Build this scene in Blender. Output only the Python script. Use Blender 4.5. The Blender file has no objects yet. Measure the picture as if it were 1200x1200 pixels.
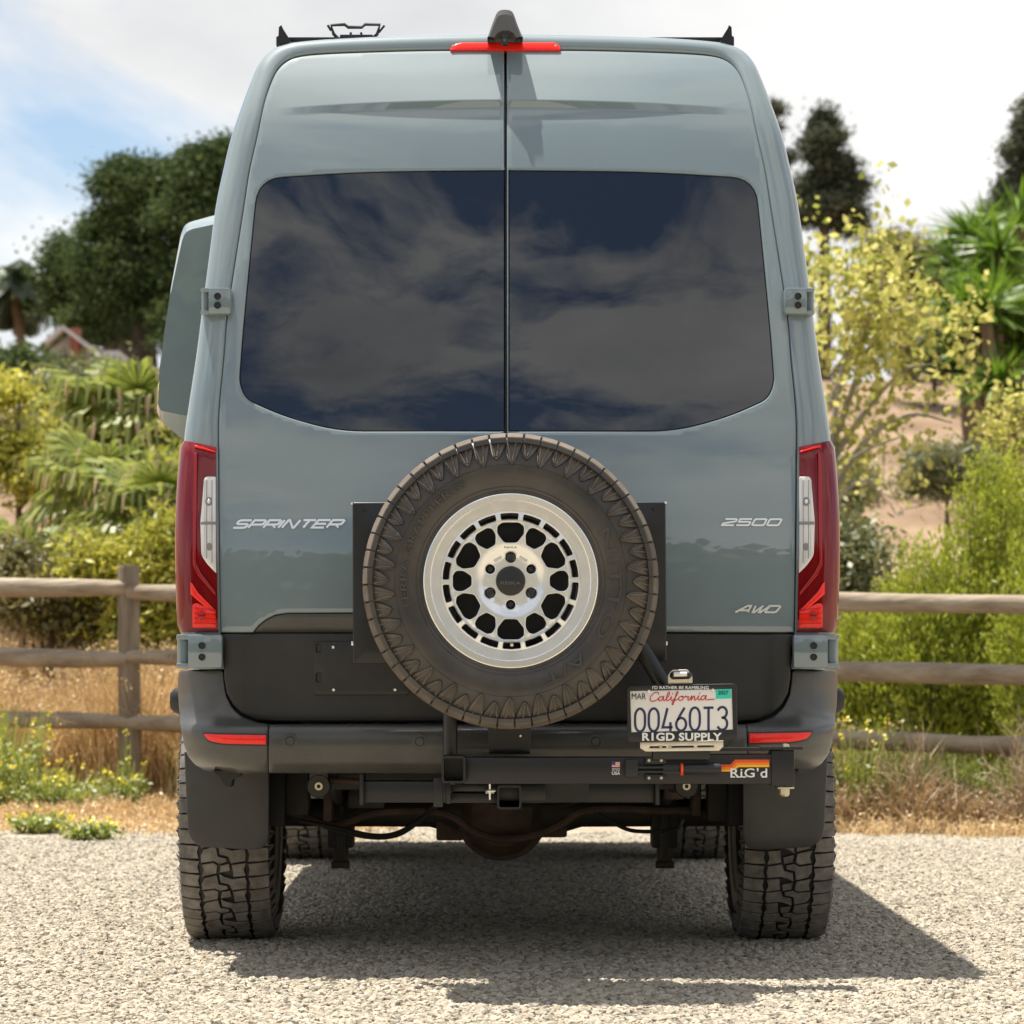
import bpy, bmesh, math, random
import numpy as np
from mathutils import Vector, Matrix, Euler
from mathutils.geometry import delaunay_2d_cdt

random.seed(7)
RNG = np.random.default_rng(11)
sc = bpy.context.scene
COL = sc.collection
rad = math.radians

# ---------------------------------------------------------------- camera
CX, CY, CZ = -0.0557, -9.1, 0.98          # tripod height, straight behind the van
FPX, VPX, HY = 3595.0, 573.0, 751.0       # focal length and vanishing point, in photograph pixels
cam = bpy.data.cameras.new('camera')
cam.sensor_width = 36.0
cam.lens = FPX / 1200.0 * 36.0
cam.shift_x = (600 - VPX) / 1200.0
cam.shift_y = (HY - 600) / 1200.0
cam.clip_start = 0.1
cam.clip_end = 2000.0
cam.dof.use_dof = True
cam.dof.focus_distance = 8.95
cam.dof.aperture_fstop = 6.0
cam_o = bpy.data.objects.new('camera', cam)
COL.objects.link(cam_o)
cam_o.location = (CX, CY, CZ)
cam_o.rotation_euler = (rad(90), 0, 0)
sc.camera = cam_o

# ---------------------------------------------------------------- sun and sky
TO_SUN = Vector((-0.215, 0.205, 1.0)).normalized()
SUN_EL = math.asin(TO_SUN.z)
SUN_AZ = math.atan2(TO_SUN.x, TO_SUN.y)     # from +Y towards +X
sun = bpy.data.lights.new('sun', 'SUN')
sun.energy = 5.0
sun.angle = rad(0.5)
sun.color = (1.0, 0.945, 0.855)
sun_o = bpy.data.objects.new('sun', sun)
COL.objects.link(sun_o)
sun_o.rotation_euler = TO_SUN.to_track_quat('Z', 'Y').to_euler()
sun_o.location = (-4, 3, 14)

world = bpy.data.worlds.new('World')
sc.world = world
world.use_nodes = True
wn, wl = world.node_tree.nodes, world.node_tree.links
wn.clear()
w_out = wn.new('ShaderNodeOutputWorld')
w_bg = wn.new('ShaderNodeBackground'); w_bg.inputs['Strength'].default_value = 0.08
sky = wn.new('ShaderNodeTexSky')
sky.sky_type = 'NISHITA'; sky.sun_disc = False
sky.sun_elevation = SUN_EL; sky.sun_rotation = SUN_AZ
sky.air_density = 1.0; sky.dust_density = 1.2; sky.ozone_density = 1.5
w_tc = wn.new('ShaderNodeTexCoord')
w_map = wn.new('ShaderNodeMapping')
w_map.inputs['Scale'].default_value = (1.0, 1.0, 1.9)
w_map.inputs['Location'].default_value = (2.47, 2.14, 9.41)
w_n = wn.new('ShaderNodeTexNoise'); w_n.inputs['Scale'].default_value = 2.5
w_n.inputs['Detail'].default_value = 9; w_n.inputs['Roughness'].default_value = 0.60
w_n.inputs['Distortion'].default_value = 0.35
w_r = wn.new('ShaderNodeValToRGB')
w_r.color_ramp.elements[0].position = 0.42; w_r.color_ramp.elements[0].color = (0, 0, 0, 1)
w_r.color_ramp.elements[1].position = 0.515; w_r.color_ramp.elements[1].color = (1, 1, 1, 1)
w_n2 = wn.new('ShaderNodeTexNoise'); w_n2.inputs['Scale'].default_value = 3.7
w_n2.inputs['Detail'].default_value = 6
w_r2 = wn.new('ShaderNodeValToRGB')
w_r2.color_ramp.elements[0].position = 0.3; w_r2.color_ramp.elements[0].color = (4.0, 4.1, 4.3, 1)
w_r2.color_ramp.elements[1].position = 0.66; w_r2.color_ramp.elements[1].color = (7.6, 7.55, 7.4, 1)
w_mix = wn.new('ShaderNodeMix'); w_mix.data_type = 'RGBA'
wl.new(w_tc.outputs['Generated'], w_map.inputs['Vector'])
wl.new(w_map.outputs[0], w_n.inputs['Vector']); wl.new(w_map.outputs[0], w_n2.inputs['Vector'])
wl.new(w_n.outputs['Fac'], w_r.inputs[0]); wl.new(w_n2.outputs['Fac'], w_r2.inputs[0])
wl.new(w_r.outputs[0], w_mix.inputs[0])
wl.new(sky.outputs[0], w_mix.inputs[6]); wl.new(w_r2.outputs[0], w_mix.inputs[7])
wl.new(w_mix.outputs[2], w_bg.inputs['Color']); wl.new(w_bg.outputs[0], w_out.inputs[0])

sc.view_settings.view_transform = 'Standard'
sc.view_settings.look = 'None'
sc.view_settings.exposure = 0.9
sc.view_settings.gamma = 1.0
sc.render.engine = 'CYCLES'
sc.cycles.use_denoising = True
sc.cycles.max_bounces = 8
sc.cycles.sample_clamp_indirect = 6.0

# ---------------------------------------------------------------- measuring
def at(px, py, Y):
    d = Y - CY
    return Vector((CX + (px - VPX) * d / FPX, Y, CZ - (py - HY) * d / FPX))

# ---------------------------------------------------------------- materials
MATS = {}
def mat(name, col, rough=0.5, metal=0.0, coat=0.0, var=0.0, vscale=8.0, bump=0.0, bscale=60.0,
        spec=0.5, col2=None, coat_rough=0.03, coat_ior=1.5, ior=1.5, bdist=0.01, detail=6, stretch=None, thr=None):
    m = bpy.data.materials.new(name); m.use_nodes = True
    n, l = m.node_tree.nodes, m.node_tree.links
    p = n['Principled BSDF']
    p.inputs['Base Color'].default_value = (*col, 1)
    p.inputs['Roughness'].default_value = rough
    p.inputs['Metallic'].default_value = metal
    p.inputs['Coat Weight'].default_value = coat
    p.inputs['Coat Roughness'].default_value = coat_rough; p.inputs['Coat IOR'].default_value = coat_ior
    p.inputs['Specular IOR Level'].default_value = spec
    p.inputs['IOR'].default_value = ior
    tc = n.new('ShaderNodeTexCoord')
    vec = tc.outputs['Object']
    if stretch:
        mp = n.new('ShaderNodeMapping'); mp.inputs['Scale'].default_value = stretch
        l.new(vec, mp.inputs['Vector']); vec = mp.outputs[0]
    if col2 is not None or var > 0:
        t = n.new('ShaderNodeTexNoise'); t.inputs['Scale'].default_value = vscale
        t.inputs['Detail'].default_value = detail; t.inputs['Roughness'].default_value = 0.62
        l.new(vec, t.inputs['Vector'])
        r = n.new('ShaderNodeValToRGB')
        a, b = thr if thr else (0.32, 0.68)
        r.color_ramp.elements[0].position = a; r.color_ramp.elements[1].position = b
        c2 = col2 if col2 is not None else tuple(c * (1 + var) for c in col)
        c1 = col if col2 is not None else tuple(c * (1 - var) for c in col)
        r.color_ramp.elements[0].color = (*c1, 1); r.color_ramp.elements[1].color = (*c2, 1)
        l.new(t.outputs['Fac'], r.inputs[0]); l.new(r.outputs[0], p.inputs['Base Color'])
    if bump > 0:
        t2 = n.new('ShaderNodeTexNoise'); t2.inputs['Scale'].default_value = bscale
        t2.inputs['Detail'].default_value = 5
        l.new(vec, t2.inputs['Vector'])
        b = n.new('ShaderNodeBump'); b.inputs['Strength'].default_value = bump
        b.inputs['Distance'].default_value = bdist
        l.new(t2.outputs['Fac'], b.inputs['Height']); l.new(b.outputs[0], p.inputs['Normal'])
    MATS[name] = m
    return m

def leaf_mat(name, c1, c2, trans=0.4, rough=0.5, gloss=0.06):
    """leaves: colour varies leaf by leaf (face attribute 'tone'), light passes through"""
    m = bpy.data.materials.new(name); m.use_nodes = True
    n, l = m.node_tree.nodes, m.node_tree.links
    n.clear()
    out = n.new('ShaderNodeOutputMaterial')
    a = n.new('ShaderNodeAttribute'); a.attribute_name = 'tone'
    r = n.new('ShaderNodeValToRGB')
    r.color_ramp.elements[0].color = (*c1, 1); r.color_ramp.elements[1].color = (*c2, 1)
    d = n.new('ShaderNodeBsdfDiffuse'); t = n.new('ShaderNodeBsdfTranslucent')
    g = n.new('ShaderNodeBsdfGlossy'); g.inputs['Roughness'].default_value = rough
    mx = n.new('ShaderNodeMixShader'); mx.inputs[0].default_value = trans
    mg = n.new('ShaderNodeMixShader'); mg.inputs[0].default_value = gloss
    l.new(a.outputs['Fac'], r.inputs[0])
    l.new(r.outputs[0], d.inputs['Color']); l.new(r.outputs[0], t.inputs['Color'])
    l.new(d.outputs[0], mx.inputs[1]); l.new(t.outputs[0], mx.inputs[2])
    l.new(mx.outputs[0], mg.inputs[1]); l.new(g.outputs[0], mg.inputs[2])
    l.new(mg.outputs[0], out.inputs['Surface'])
    MATS[name] = m
    return m

# ---------------------------------------------------------------- object helpers
def link(name, me, mats, parent=None, smooth=True, angle=None):
    o = bpy.data.objects.new(name, me)
    COL.objects.link(o)
    if mats is not None:
        for m in (mats if isinstance(mats, (list, tuple)) else [mats]):
            if len(me.materials) < 16:
                me.materials.append(m if not isinstance(m, str) else MATS[m])
    if smooth:
        me.polygons.foreach_set('use_smooth', np.ones(len(me.polygons), dtype=bool))
        if angle is not None:
            me.set_sharp_from_angle(angle=rad(angle))
    else:
        me.polygons.foreach_set('use_smooth', np.zeros(len(me.polygons), dtype=bool))
    if parent is not None:
        o.parent = parent
        if parent.parent is None and parent.get('abs'):
            o.location = -Vector(parent.location)
    return o

def thing(name, label, cat, loc=(0, 0, 0), group=None, absolute=True):
    o = bpy.data.objects.new(name, None)
    COL.objects.link(o)
    o.location = loc; o.empty_display_size = 0.2
    o['label'] = label; o['category'] = cat
    if group: o['group'] = group
    if absolute: o['abs'] = 1
    return o

def tag(o, label, cat, group=None):
    o['label'] = label; o['category'] = cat
    if group: o['group'] = group
    return o

def structure(o):
    o['kind'] = 'structure'
    return o

def part_empty(name, parent):
    o = bpy.data.objects.new(name, None)
    COL.objects.link(o); o.parent = parent; o.empty_display_size = 0.1
    if parent.get('abs'): o.location = -Vector(parent.location)
    return o

def mesh_from(name, verts, faces, fmat=None):
    me = bpy.data.meshes.new(name)
    me.from_pydata([tuple(v) for v in verts], [], faces)
    if fmat is not None:
        me.polygons.foreach_set('material_index', np.array(fmat, dtype=np.int32))
    me.update()
    return me

class MB:
    """collects geometry for ONE mesh"""
    def __init__(s): s.v, s.f, s.m = [], [], []
    def add(s, verts, faces, m=0):
        k = len(s.v)
        s.v += [tuple(v) for v in verts]
        s.f += [tuple(i + k for i in f) for f in faces]
        s.m += [m] * len(faces)
    def box(s, c, d, bev=0.0, rot=None, m=0):
        x, y, z = [q / 2 for q in d]
        bm = bmesh.new()
        bmesh.ops.create_cube(bm, size=1.0, matrix=Matrix.Diagonal((d[0], d[1], d[2], 1)))
        if bev > 0:
            bmesh.ops.bevel(bm, geom=list(bm.edges), offset=min(bev, 0.45 * min(d)), segments=2, profile=0.6, affect='EDGES')
        M = Matrix.Translation(Vector(c)) @ (rot.to_matrix().to_4x4() if rot is not None else Matrix.Identity(4))
        s._bm(bm, M, m)
        return s
    def _bm(s, bm, M, m=0):
        bm.verts.index_update()
        s.add([M @ v.co for v in bm.verts], [[v.index for v in f.verts] for f in bm.faces], m)
        bm.free()
    def tube(s, pts, r, n=12, m=0, caps=True):
        pts = [Vector(p) for p in pts]
        rs = r if isinstance(r, (list, tuple)) else [r] * len(pts)
        rings = []
        up = None
        for i, p in enumerate(pts):
            t = (pts[min(i + 1, len(pts) - 1)] - pts[max(i - 1, 0)]).normalized()
            if up is None:
                up = t.orthogonal().normalized()
            else:
                up = (up - t * up.dot(t)).normalized()
            b = t.cross(up)
            rings.append([p + (up * math.cos(a) + b * math.sin(a)) * rs[i] for a in [2 * math.pi * k / n for k in range(n)]])
        v = [q for ring in rings for q in ring]
        f = []
        for i in range(len(pts) - 1):
            for k in range(n):
                a, b2 = i * n + k, i * n + (k + 1) % n
                f.append((a, b2, b2 + n, a + n))
        if caps:
            f.append(tuple(range(n))[::-1]); f.append(tuple(range((len(pts) - 1) * n, len(pts) * n)))
        s.add(v, f, m)
        return s
    def lathe(s, prof, axis='Y', n=48, c=(0, 0, 0), m=0, closed=False):
        """prof: list of (radius, along)"""
        v, f = [], []
        for (r, h) in prof:
            for k in range(n):
                a = 2 * math.pi * k / n
                p, q = r * math.cos(a), r * math.sin(a)
                v.append({'Y': (c[0] + p, c[1] + h, c[2] + q), 'X': (c[0] + h, c[1] + p, c[2] + q), 'Z': (c[0] + p, c[1] + q, c[2] + h)}[axis])
        R = len(prof)
        for i in range(R if closed else R - 1):
            j = (i + 1) % R
            for k in range(n):
                k2 = (k + 1) % n
                f.append((i * n + k, j * n + k, j * n + k2, i * n + k2) if axis != 'X' else (i * n + k, i * n + k2, j * n + k2, j * n + k))
        s.add(v, f, m)
        return s
    def prism(s, poly, y0, y1, m=0):
        """polygon in XZ, pushed from y0 (towards the camera) to y1"""
        n = len(poly)
        v = [(p[0], y0, p[1]) for p in poly] + [(p[0], y1, p[1]) for p in poly]
        f = [tuple(range(n)), tuple(range(2 * n - 1, n - 1, -1))]
        for i in range(n):
            j = (i + 1) % n
            f.append((i, i + n, j + n, j))
        s.add(v, f, m)
        return s
    def build(s, name, mats, parent=None, smooth=True, angle=35, fix=True):
        me = mesh_from(name, s.v, s.f, s.m)
        if fix:
            bm = bmesh.new(); bm.from_mesh(me)
            bmesh.ops.recalc_face_normals(bm, faces=bm.faces)
            bm.to_mesh(me); bm.free()
        return link(name, me, mats, parent, smooth, angle)

def densify(poly, h, closed=True):
    out = []
    n = len(poly)
    for i in range(n if closed else n - 1):
        a, b = np.array(poly[i]), np.array(poly[(i + 1) % n])
        k = max(1, int(np.ceil(np.linalg.norm(b - a) / h)))
        for j in range(k): out.append(a + (b - a) * j / k)
    if not closed: out.append(np.array(poly[-1]))
    return np.array(out)

def smooth_poly(pts, closed=False, k=6):
    """Catmull-Rom through the points"""
    P = [np.array(p, float) for p in pts]
    n = len(P); out = []
    for i in range(n if closed else n - 1):
        p0 = P[(i - 1) % n] if closed or i > 0 else P[0] * 2 - P[1]
        p1, p2 = P[i], P[(i + 1) % n]
        p3 = P[(i + 2) % n] if closed or i + 2 < n else P[-1] * 2 - P[-2]
        for j in range(k):
            t = j / k
            out.append(0.5 * ((2 * p1) + (-p0 + p2) * t + (2 * p0 - 5 * p1 + 4 * p2 - p3) * t * t + (-p0 + 3 * p1 - 3 * p2 + p3) * t ** 3))
    if not closed: out.append(P[-1])
    return out

def round_poly(poly, r, k=4):
    """round the corners of a polygon (2-D)"""
    n = len(poly); out = []
    for i in range(n):
        p = np.array(poly[i], float); a = np.array(poly[i - 1], float); b = np.array(poly[(i + 1) % n], float)
        la, lb = np.linalg.norm(a - p), np.linalg.norm(b - p)
        rr = min(r[i] if isinstance(r, (list, tuple)) else r, 0.48 * la, 0.48 * lb)
        if rr < 1e-6: out.append(p); continue
        q0, q1 = p + (a - p) / la * rr, p + (b - p) / lb * rr
        for j in range(k + 1):
            t = j / k
            out.append((1 - t) ** 2 * q0 + 2 * t * (1 - t) * p + t * t * q1)
    return out

def inside(poly, P):
    poly = np.asarray(poly); P = np.asarray(P)
    x, y = P[:, 0], P[:, 1]
    res = np.zeros(len(P), bool)
    n = len(poly); j = n - 1
    for i in range(n):
        xi, yi = poly[i]; xj, yj = poly[j]
        c = ((yi > y) != (yj > y)) & (x < (xj - xi) * (y - yi) / (yj - yi + 1e-15) + xi)
        res ^= c; j = i
    return res

def seg_dist(poly, P):
    poly = np.asarray(poly); d = np.full(len(P), 1e9)
    for i in range(len(poly)):
        a, b = poly[i - 1], poly[i]
        ab = b - a; L = (ab ** 2).sum() + 1e-15
        t = np.clip(((P - a) @ ab) / L, 0, 1)
        d = np.minimum(d, np.linalg.norm(P - a - t[:, None] * ab, axis=1))
    return d

def inset(poly, r):
    """move a closed outline towards its inside by r"""
    P = np.asarray(poly); n = len(P)
    A = 0.5 * np.sum(P[:, 0] * np.roll(P[:, 1], -1) - np.roll(P[:, 0], -1) * P[:, 1])
    t = np.roll(P, -1, 0) - np.roll(P, 1, 0)
    t /= np.linalg.norm(t, axis=1)[:, None] + 1e-12
    nrm = np.stack([-t[:, 1], t[:, 0]], 1) * (1 if A > 0 else -1)
    return P + nrm * r

def panel(name, outline, yfun, mats, parent, holes=(), extra=(), h=0.025, bev=0.003, thick=0.02, drop=None, gap=0.0, smooth=True, angle=42):
    """a sheet over an outline in XZ that follows y = yfun(x, z): rolled edge, returned rim, optional holes"""
    out = densify(outline, h)
    if gap: out = inset(out, gap)
    hs = [densify(q, h) for q in holes]
    drop = bev if drop is None else drop
    pts, edges, off = [], [], []
    loops = []
    def ring(P, o):
        k = len(pts); n = len(P)
        pts.extend([tuple(p) for p in P]); off.extend([o] * n)
        edges.extend([(k + i, k + (i + 1) % n) for i in range(n)])
        return k, n
    r0 = ring(out, drop); loops.append(r0)
    inner = inset(out, bev)
    ring(inset(out, bev * 0.35), drop * 0.3); ring(inner, 0.0)
    hin = []
    for q in hs:
        loops.append(ring(q, drop))
        qq = inset(q, -bev); hin.append(qq)
        ring(inset(q, -bev * 0.35), drop * 0.3); ring(qq, 0.0)
    lo, hi = out.min(0), out.max(0)
    gx, gz = np.meshgrid(np.arange(lo[0] + h / 2, hi[0], h), np.arange(lo[1] + h / 2, hi[1], h))
    G = np.stack([gx.ravel(), gz.ravel()], 1)
    if len(extra):
        X_ = np.array(extra); k_ = inside(inner, X_) & (seg_dist(inner, X_) > 0.002)
        for qq in hin: k_ &= ~inside(qq, X_)
        X_ = X_[k_]
        for g in X_: pts.append(tuple(g)); off.append(0.0)
    if len(G):
        ok = inside(inner, G)
        if len(extra) and len(X_): ok &= np.array([np.min(np.abs(X_ - g).max(1)) > 0.62 * h for g in G])
        ok &= seg_dist(inner, G) > 0.4 * h
        for qq in hin: ok &= ~inside(qq, G) & (seg_dist(qq, G) > 0.4 * h)
        for g in G[ok]: pts.append(tuple(g)); off.append(0.0)
    vs, es, fs, ov, oe, of = delaunay_2d_cdt([Vector(p) for p in pts], edges, [], 0, 1e-7)
    V2 = np.array([tuple(v) for v in vs])
    src = [q[0] if q else -1 for q in ov]
    F = np.array([list(f) for f in fs])
    C = V2[F].mean(1)
    ok = inside(out, C)
    for q in hs: ok &= ~inside(q, C)
    F = F[ok]
    o2 = np.array([off[i] if i >= 0 else 0.0 for i in src])
    y = np.array([yfun(p[0], p[1]) for p in V2]) + o2
    v3 = [(p[0], yy, p[1]) for p, yy in zip(V2, y)]
    faces = [tuple(f) for f in F]
    m = {}
    for i, q in enumerate(ov):
        for s_ in q: m[s_] = i
    for (k, n) in loops:
        idx = [m[k + i] for i in range(n)]
        b0 = len(v3)
        v3 += [(v3[i][0], v3[i][1] + thick, v3[i][2]) for i in idx]
        for i in range(n):
            j = (i + 1) % n
            if idx[i] != idx[j]: faces.append((idx[i], idx[j], b0 + j, b0 + i))
    me = mesh_from(name, v3, faces)
    bm = bmesh.new(); bm.from_mesh(me)
    bmesh.ops.delete(bm, geom=[v for v in bm.verts if not v.link_faces], context='VERTS')
    bmesh.ops.recalc_face_normals(bm, faces=bm.faces)
    # the front must look at -Y
    s_ = sum(f.normal.y * f.calc_area() for f in bm.faces if abs(f.normal.y) > 0.7)
    if s_ > 0: bmesh.ops.reverse_faces(bm, faces=bm.faces)
    bm.to_mesh(me); bm.free()
    return link(name, me, mats, parent, smooth, angle)

def ribbon(mb, pts, w, fn, t=0.003, closed=False, m=0):
    """a flat stroke of width w along 2-D points; fn(x, z) gives the 3-D surface y; raised t towards the camera"""
    P = np.array(pts, float); n = len(P)
    L, R = [], []
    for i in range(n):
        a = P[(i - 1) % n] if closed or i > 0 else None
        b = P[(i + 1) % n] if closed or i < n - 1 else None
        d1 = (P[i] - a) if a is not None else (b - P[i])
        d2 = (b - P[i]) if b is not None else d1
        d1 = d1 / (np.linalg.norm(d1) + 1e-12); d2 = d2 / (np.linalg.norm(d2) + 1e-12)
        n1 = np.array([-d1[1], d1[0]]); n2 = np.array([-d2[1], d2[0]])
        mt = n1 + n2; q = np.linalg.norm(mt)
        mt = n1 if q < 1e-6 else mt / q
        k = 1 / max(0.45, float(mt @ n1))
        L.append(P[i] + mt * w / 2 * k); R.append(P[i] - mt * w / 2 * k)
    v, f = [], []
    for i in range(n):
        for q, dy in ((L[i], 0.002), (L[i] * .8 + R[i] * .2, -t), (L[i] * .2 + R[i] * .8, -t), (R[i], 0.002)):
            v.append((q[0], fn(q[0], q[1]) + dy, q[1]))
    for i in range(n if closed else n - 1):
        j = (i + 1) % n
        for k in range(3): f.append((4 * i + k, 4 * j + k, 4 * j + k + 1, 4 * i + k + 1))
    if not closed:
        f.append((0, 1, 2, 3)); e = 4 * (n - 1); f.append((e + 3, e + 2, e + 1, e))
    mb.add(v, f, m)

def text_geo(body, size=1.0, extrude=0.0, offset=0.0, shear=0.0, space=1.0, align='CENTER'):
    """verts, faces of lettering in the XY plane"""
    cu = bpy.data.curves.new('lettering', 'FONT')
    cu.body = body; cu.size = size; cu.extrude = extrude; cu.offset = offset; cu.shear = shear
    cu.space_character = space; cu.align_x = align; cu.align_y = 'CENTER'; cu.resolution_u = 3
    o = bpy.data.objects.new('lettering', cu)
    me = bpy.data.meshes.new_from_object(o)
    v = np.array([x.co[:] for x in me.vertices]); f = [tuple(p.vertices) for p in me.polygons]
    bpy.data.objects.remove(o); bpy.data.curves.remove(cu); bpy.data.meshes.remove(me)
    return v, f

def flat_text(mb, body, c, w, h, y, t=0.0008, offset=0.0, shear=0.0, m=0, space=1.0):
    """lettering on a plane facing the camera, fitted to w x h around c=(x,z)"""
    v, f = text_geo(body, 1.0, 0.01, offset, shear, space)
    lo, hi = v.min(0), v.max(0)
    s = hi - lo
    out = [((p[0] - (lo[0] + hi[0]) / 2) / s[0] * w + c[0], y - (p[2] - lo[2]) / (s[2] + 1e-9) * t, (p[1] - (lo[1] + hi[1]) / 2) / s[1] * h + c[1]) for p in v]
    mb.add(out, f, m)
# ================================================================ materials of the van
mat('paint', (0.182, 0.232, 0.248), 0.5, 0.0, 1.0, var=0.03, vscale=3.0, coat_rough=0.01, spec=0.12, coat_ior=1.75)
mat('cladding', (0.015, 0.0148, 0.0148), 0.40, bump=0.35, bscale=420, bdist=0.002, col2=(0.027, 0.0255, 0.024), vscale=5, spec=0.45)
mat('bumper_plastic', (0.046, 0.046, 0.043), 0.27, bump=0.12, bscale=700, bdist=0.001, col2=(0.074, 0.071, 0.064), vscale=4, spec=0.5)
mat('dark_gap', (0.006, 0.006, 0.007), 0.7)
mat('seal', (0.010, 0.010, 0.011), 0.35)
mat('black_steel', (0.0105, 0.0105, 0.011), 0.34, bump=0.1, bscale=500, bdist=0.001, var=0.2, vscale=7)
mat('black_plastic', (0.013, 0.013, 0.014), 0.40)
mat('rubber', (0.015, 0.015, 0.0155), 0.55, col2=(0.042, 0.038, 0.034), vscale=9, bump=0.08, bscale=200, bdist=0.002)
mat('spare_rubber', (0.026, 0.025, 0.025), 0.30, col2=(0.066, 0.056, 0.046), vscale=7, spec=0.6, bump=0.08, bscale=200, bdist=0.002)
mat('tread_dust', (0.110, 0.101, 0.090), 0.85, col2=(0.250, 0.228, 0.200), vscale=26, bump=0.25, bscale=160, bdist=0.003)
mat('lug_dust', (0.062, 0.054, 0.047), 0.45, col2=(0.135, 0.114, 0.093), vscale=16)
mat('letter_rubber', (0.050, 0.046, 0.043), 0.40)
mat('spare_dust_glint', (0.085, 0.066, 0.050), 0.85, col2=(0.150, 0.122, 0.094), vscale=14, bump=0.25, bscale=160, bdist=0.003)  # dust on the tread blocks; on the sidewall ribs also painted edge light
mat('alloy', (0.84, 0.84, 0.83), 0.32, 1.0, var=0.04, vscale=30)
mat('alloy_machined', (0.91, 0.91, 0.91), 0.27, 1.0)
mat('alloy_cone', (0.80, 0.79, 0.76), 0.62, 0.85)
mat('chrome', (0.92, 0.92, 0.91), 0.30, 1.0)
mat('zinc', (0.62, 0.55, 0.38), 0.35, 1.0)
mat('bare_metal', (0.72, 0.66, 0.55), 0.40, 0.7)
mat('lamp_red_dark', (0.165, 0.005, 0.008), 0.05, spec=0.5)
mat('lamp_red', (0.32, 0.008, 0.009), 0.10, 0.0)
mat('lamp_red_bright', (0.90, 0.022, 0.012), 0.16, 0.0, 0.0, var=0.12, vscale=160)
mat('lamp_amber', (0.24, 0.060, 0.010), 0.10, 0.0, 0.0)
mat('lamp_clear', (0.74, 0.72, 0.69), 0.12, 0.0, 1.0, var=0.10, vscale=60, stretch=(1, 1, 0.15))
mat('lamp_grey', (0.22, 0.21, 0.20), 0.25, 0.0, 0.6)
mat('rust', (0.034, 0.023, 0.016), 0.75, col2=(0.074, 0.046, 0.029), vscale=14, bump=0.3, bscale=80)
mat('underbody', (0.011, 0.010, 0.009), 0.7, col2=(0.026, 0.022, 0.018), vscale=9)
mat('rubber_flap', (0.034, 0.034, 0.036), 0.45, col2=(0.056, 0.054, 0.053), vscale=6, bump=0.1, bscale=300, bdist=0.001)
mat('white_print', (0.80, 0.80, 0.78), 0.5)
mat('plate_white', (0.82, 0.80, 0.76), 0.35)
mat('plate_blue', (0.020, 0.030, 0.10), 0.4)
mat('plate_red', (0.62, 0.035, 0.025), 0.4)
mat('tag_green', (0.03, 0.62, 0.47), 0.4)
mat('ink', (0.012, 0.012, 0.014), 0.5)
mat('stripe_red', (0.75, 0.075, 0.010), 0.4)
mat('stripe_orange', (0.86, 0.21, 0.010), 0.4)
mat('stripe_yellow', (0.90, 0.46, 0.015), 0.4)
mat('flag_blue', (0.03, 0.05, 0.25), 0.5)
mat('grey_housing', (0.10, 0.10, 0.10), 0.35, 0.0, 0.3)

m = bpy.data.materials.new('tinted_glass'); m.use_nodes = True
p = m.node_tree.nodes['Principled BSDF']
p.inputs['Base Color'].default_value = (0.0035, 0.0042, 0.006, 1)
p.inputs['Roughness'].default_value = 0.0; p.inputs['IOR'].default_value = 1.85
# panes are never perfectly flat: slow ripple in the glass
tc = m.node_tree.nodes.new('ShaderNodeTexCoord'); t = m.node_tree.nodes.new('ShaderNodeTexNoise')
t.inputs['Scale'].default_value = 2.6; t.inputs['Detail'].default_value = 1.5
b = m.node_tree.nodes.new('ShaderNodeBump'); b.inputs['Strength'].default_value = 0.07; b.inputs['Distance'].default_value = 0.03
m.node_tree.links.new(tc.outputs['Object'], t.inputs['Vector'])
m.node_tree.links.new(t.outputs['Fac'], b.inputs['Height']); m.node_tree.links.new(b.outputs[0], p.inputs['Normal'])
MATS['tinted_glass'] = m

# ================================================================ shape of the van's rear
_prof = np.array(smooth_poly([(0.35, 0.0), (0.8, 0.0), (1.1, 0.002), (1.35, 0.018), (1.65, 0.066), (2.0, 0.150), (2.35, 0.252), (2.58, 0.330), (2.72, 0.400), (2.85, 0.49)], k=8))
def prof(z): return float(np.interp(z, _prof[:, 0], _prof[:, 1]))
ZLIP = at(595, 124, 0.33).z
YTOP = prof(2.745)
def lipf(x, z):
    L = 0.015 * max(0.0, 1 - (abs(x) / 0.71) ** 2.2)
    zl = ZLIP + 0.020 * max(0.0, 1 - (x / 0.71) ** 2)      # upper edge of the step
    if z >= zl: return -L * math.exp(-(z - zl) / 0.10)
    t = min(1.0, (zl - z) / 0.024)
    return -L * (1 - t) ** 1.0
def rearY(x, z): return prof(z) + 0.055 * x * x + lipf(x, z)
LIPPTS = [(x_, ZLIP + 0.020 * (1 - (x_ / 0.71) ** 2) + o_) for x_ in np.arange(-0.70, 0.701, 0.0125) for o_ in (0.012, 0.004, 0.0, -0.0025, -0.0215, -0.024, -0.029)]
def atR(px, py, off=0.0):
    Y = 0.1
    for _ in range(6):
        q = at(px, py, Y); Y = prof(q.z) + 0.055 * q.x * q.x + off
    return at(px, py, Y)
def xz(px, py, off=0.0):
    q = atR(px, py, off); return (q.x, q.z)

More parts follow.
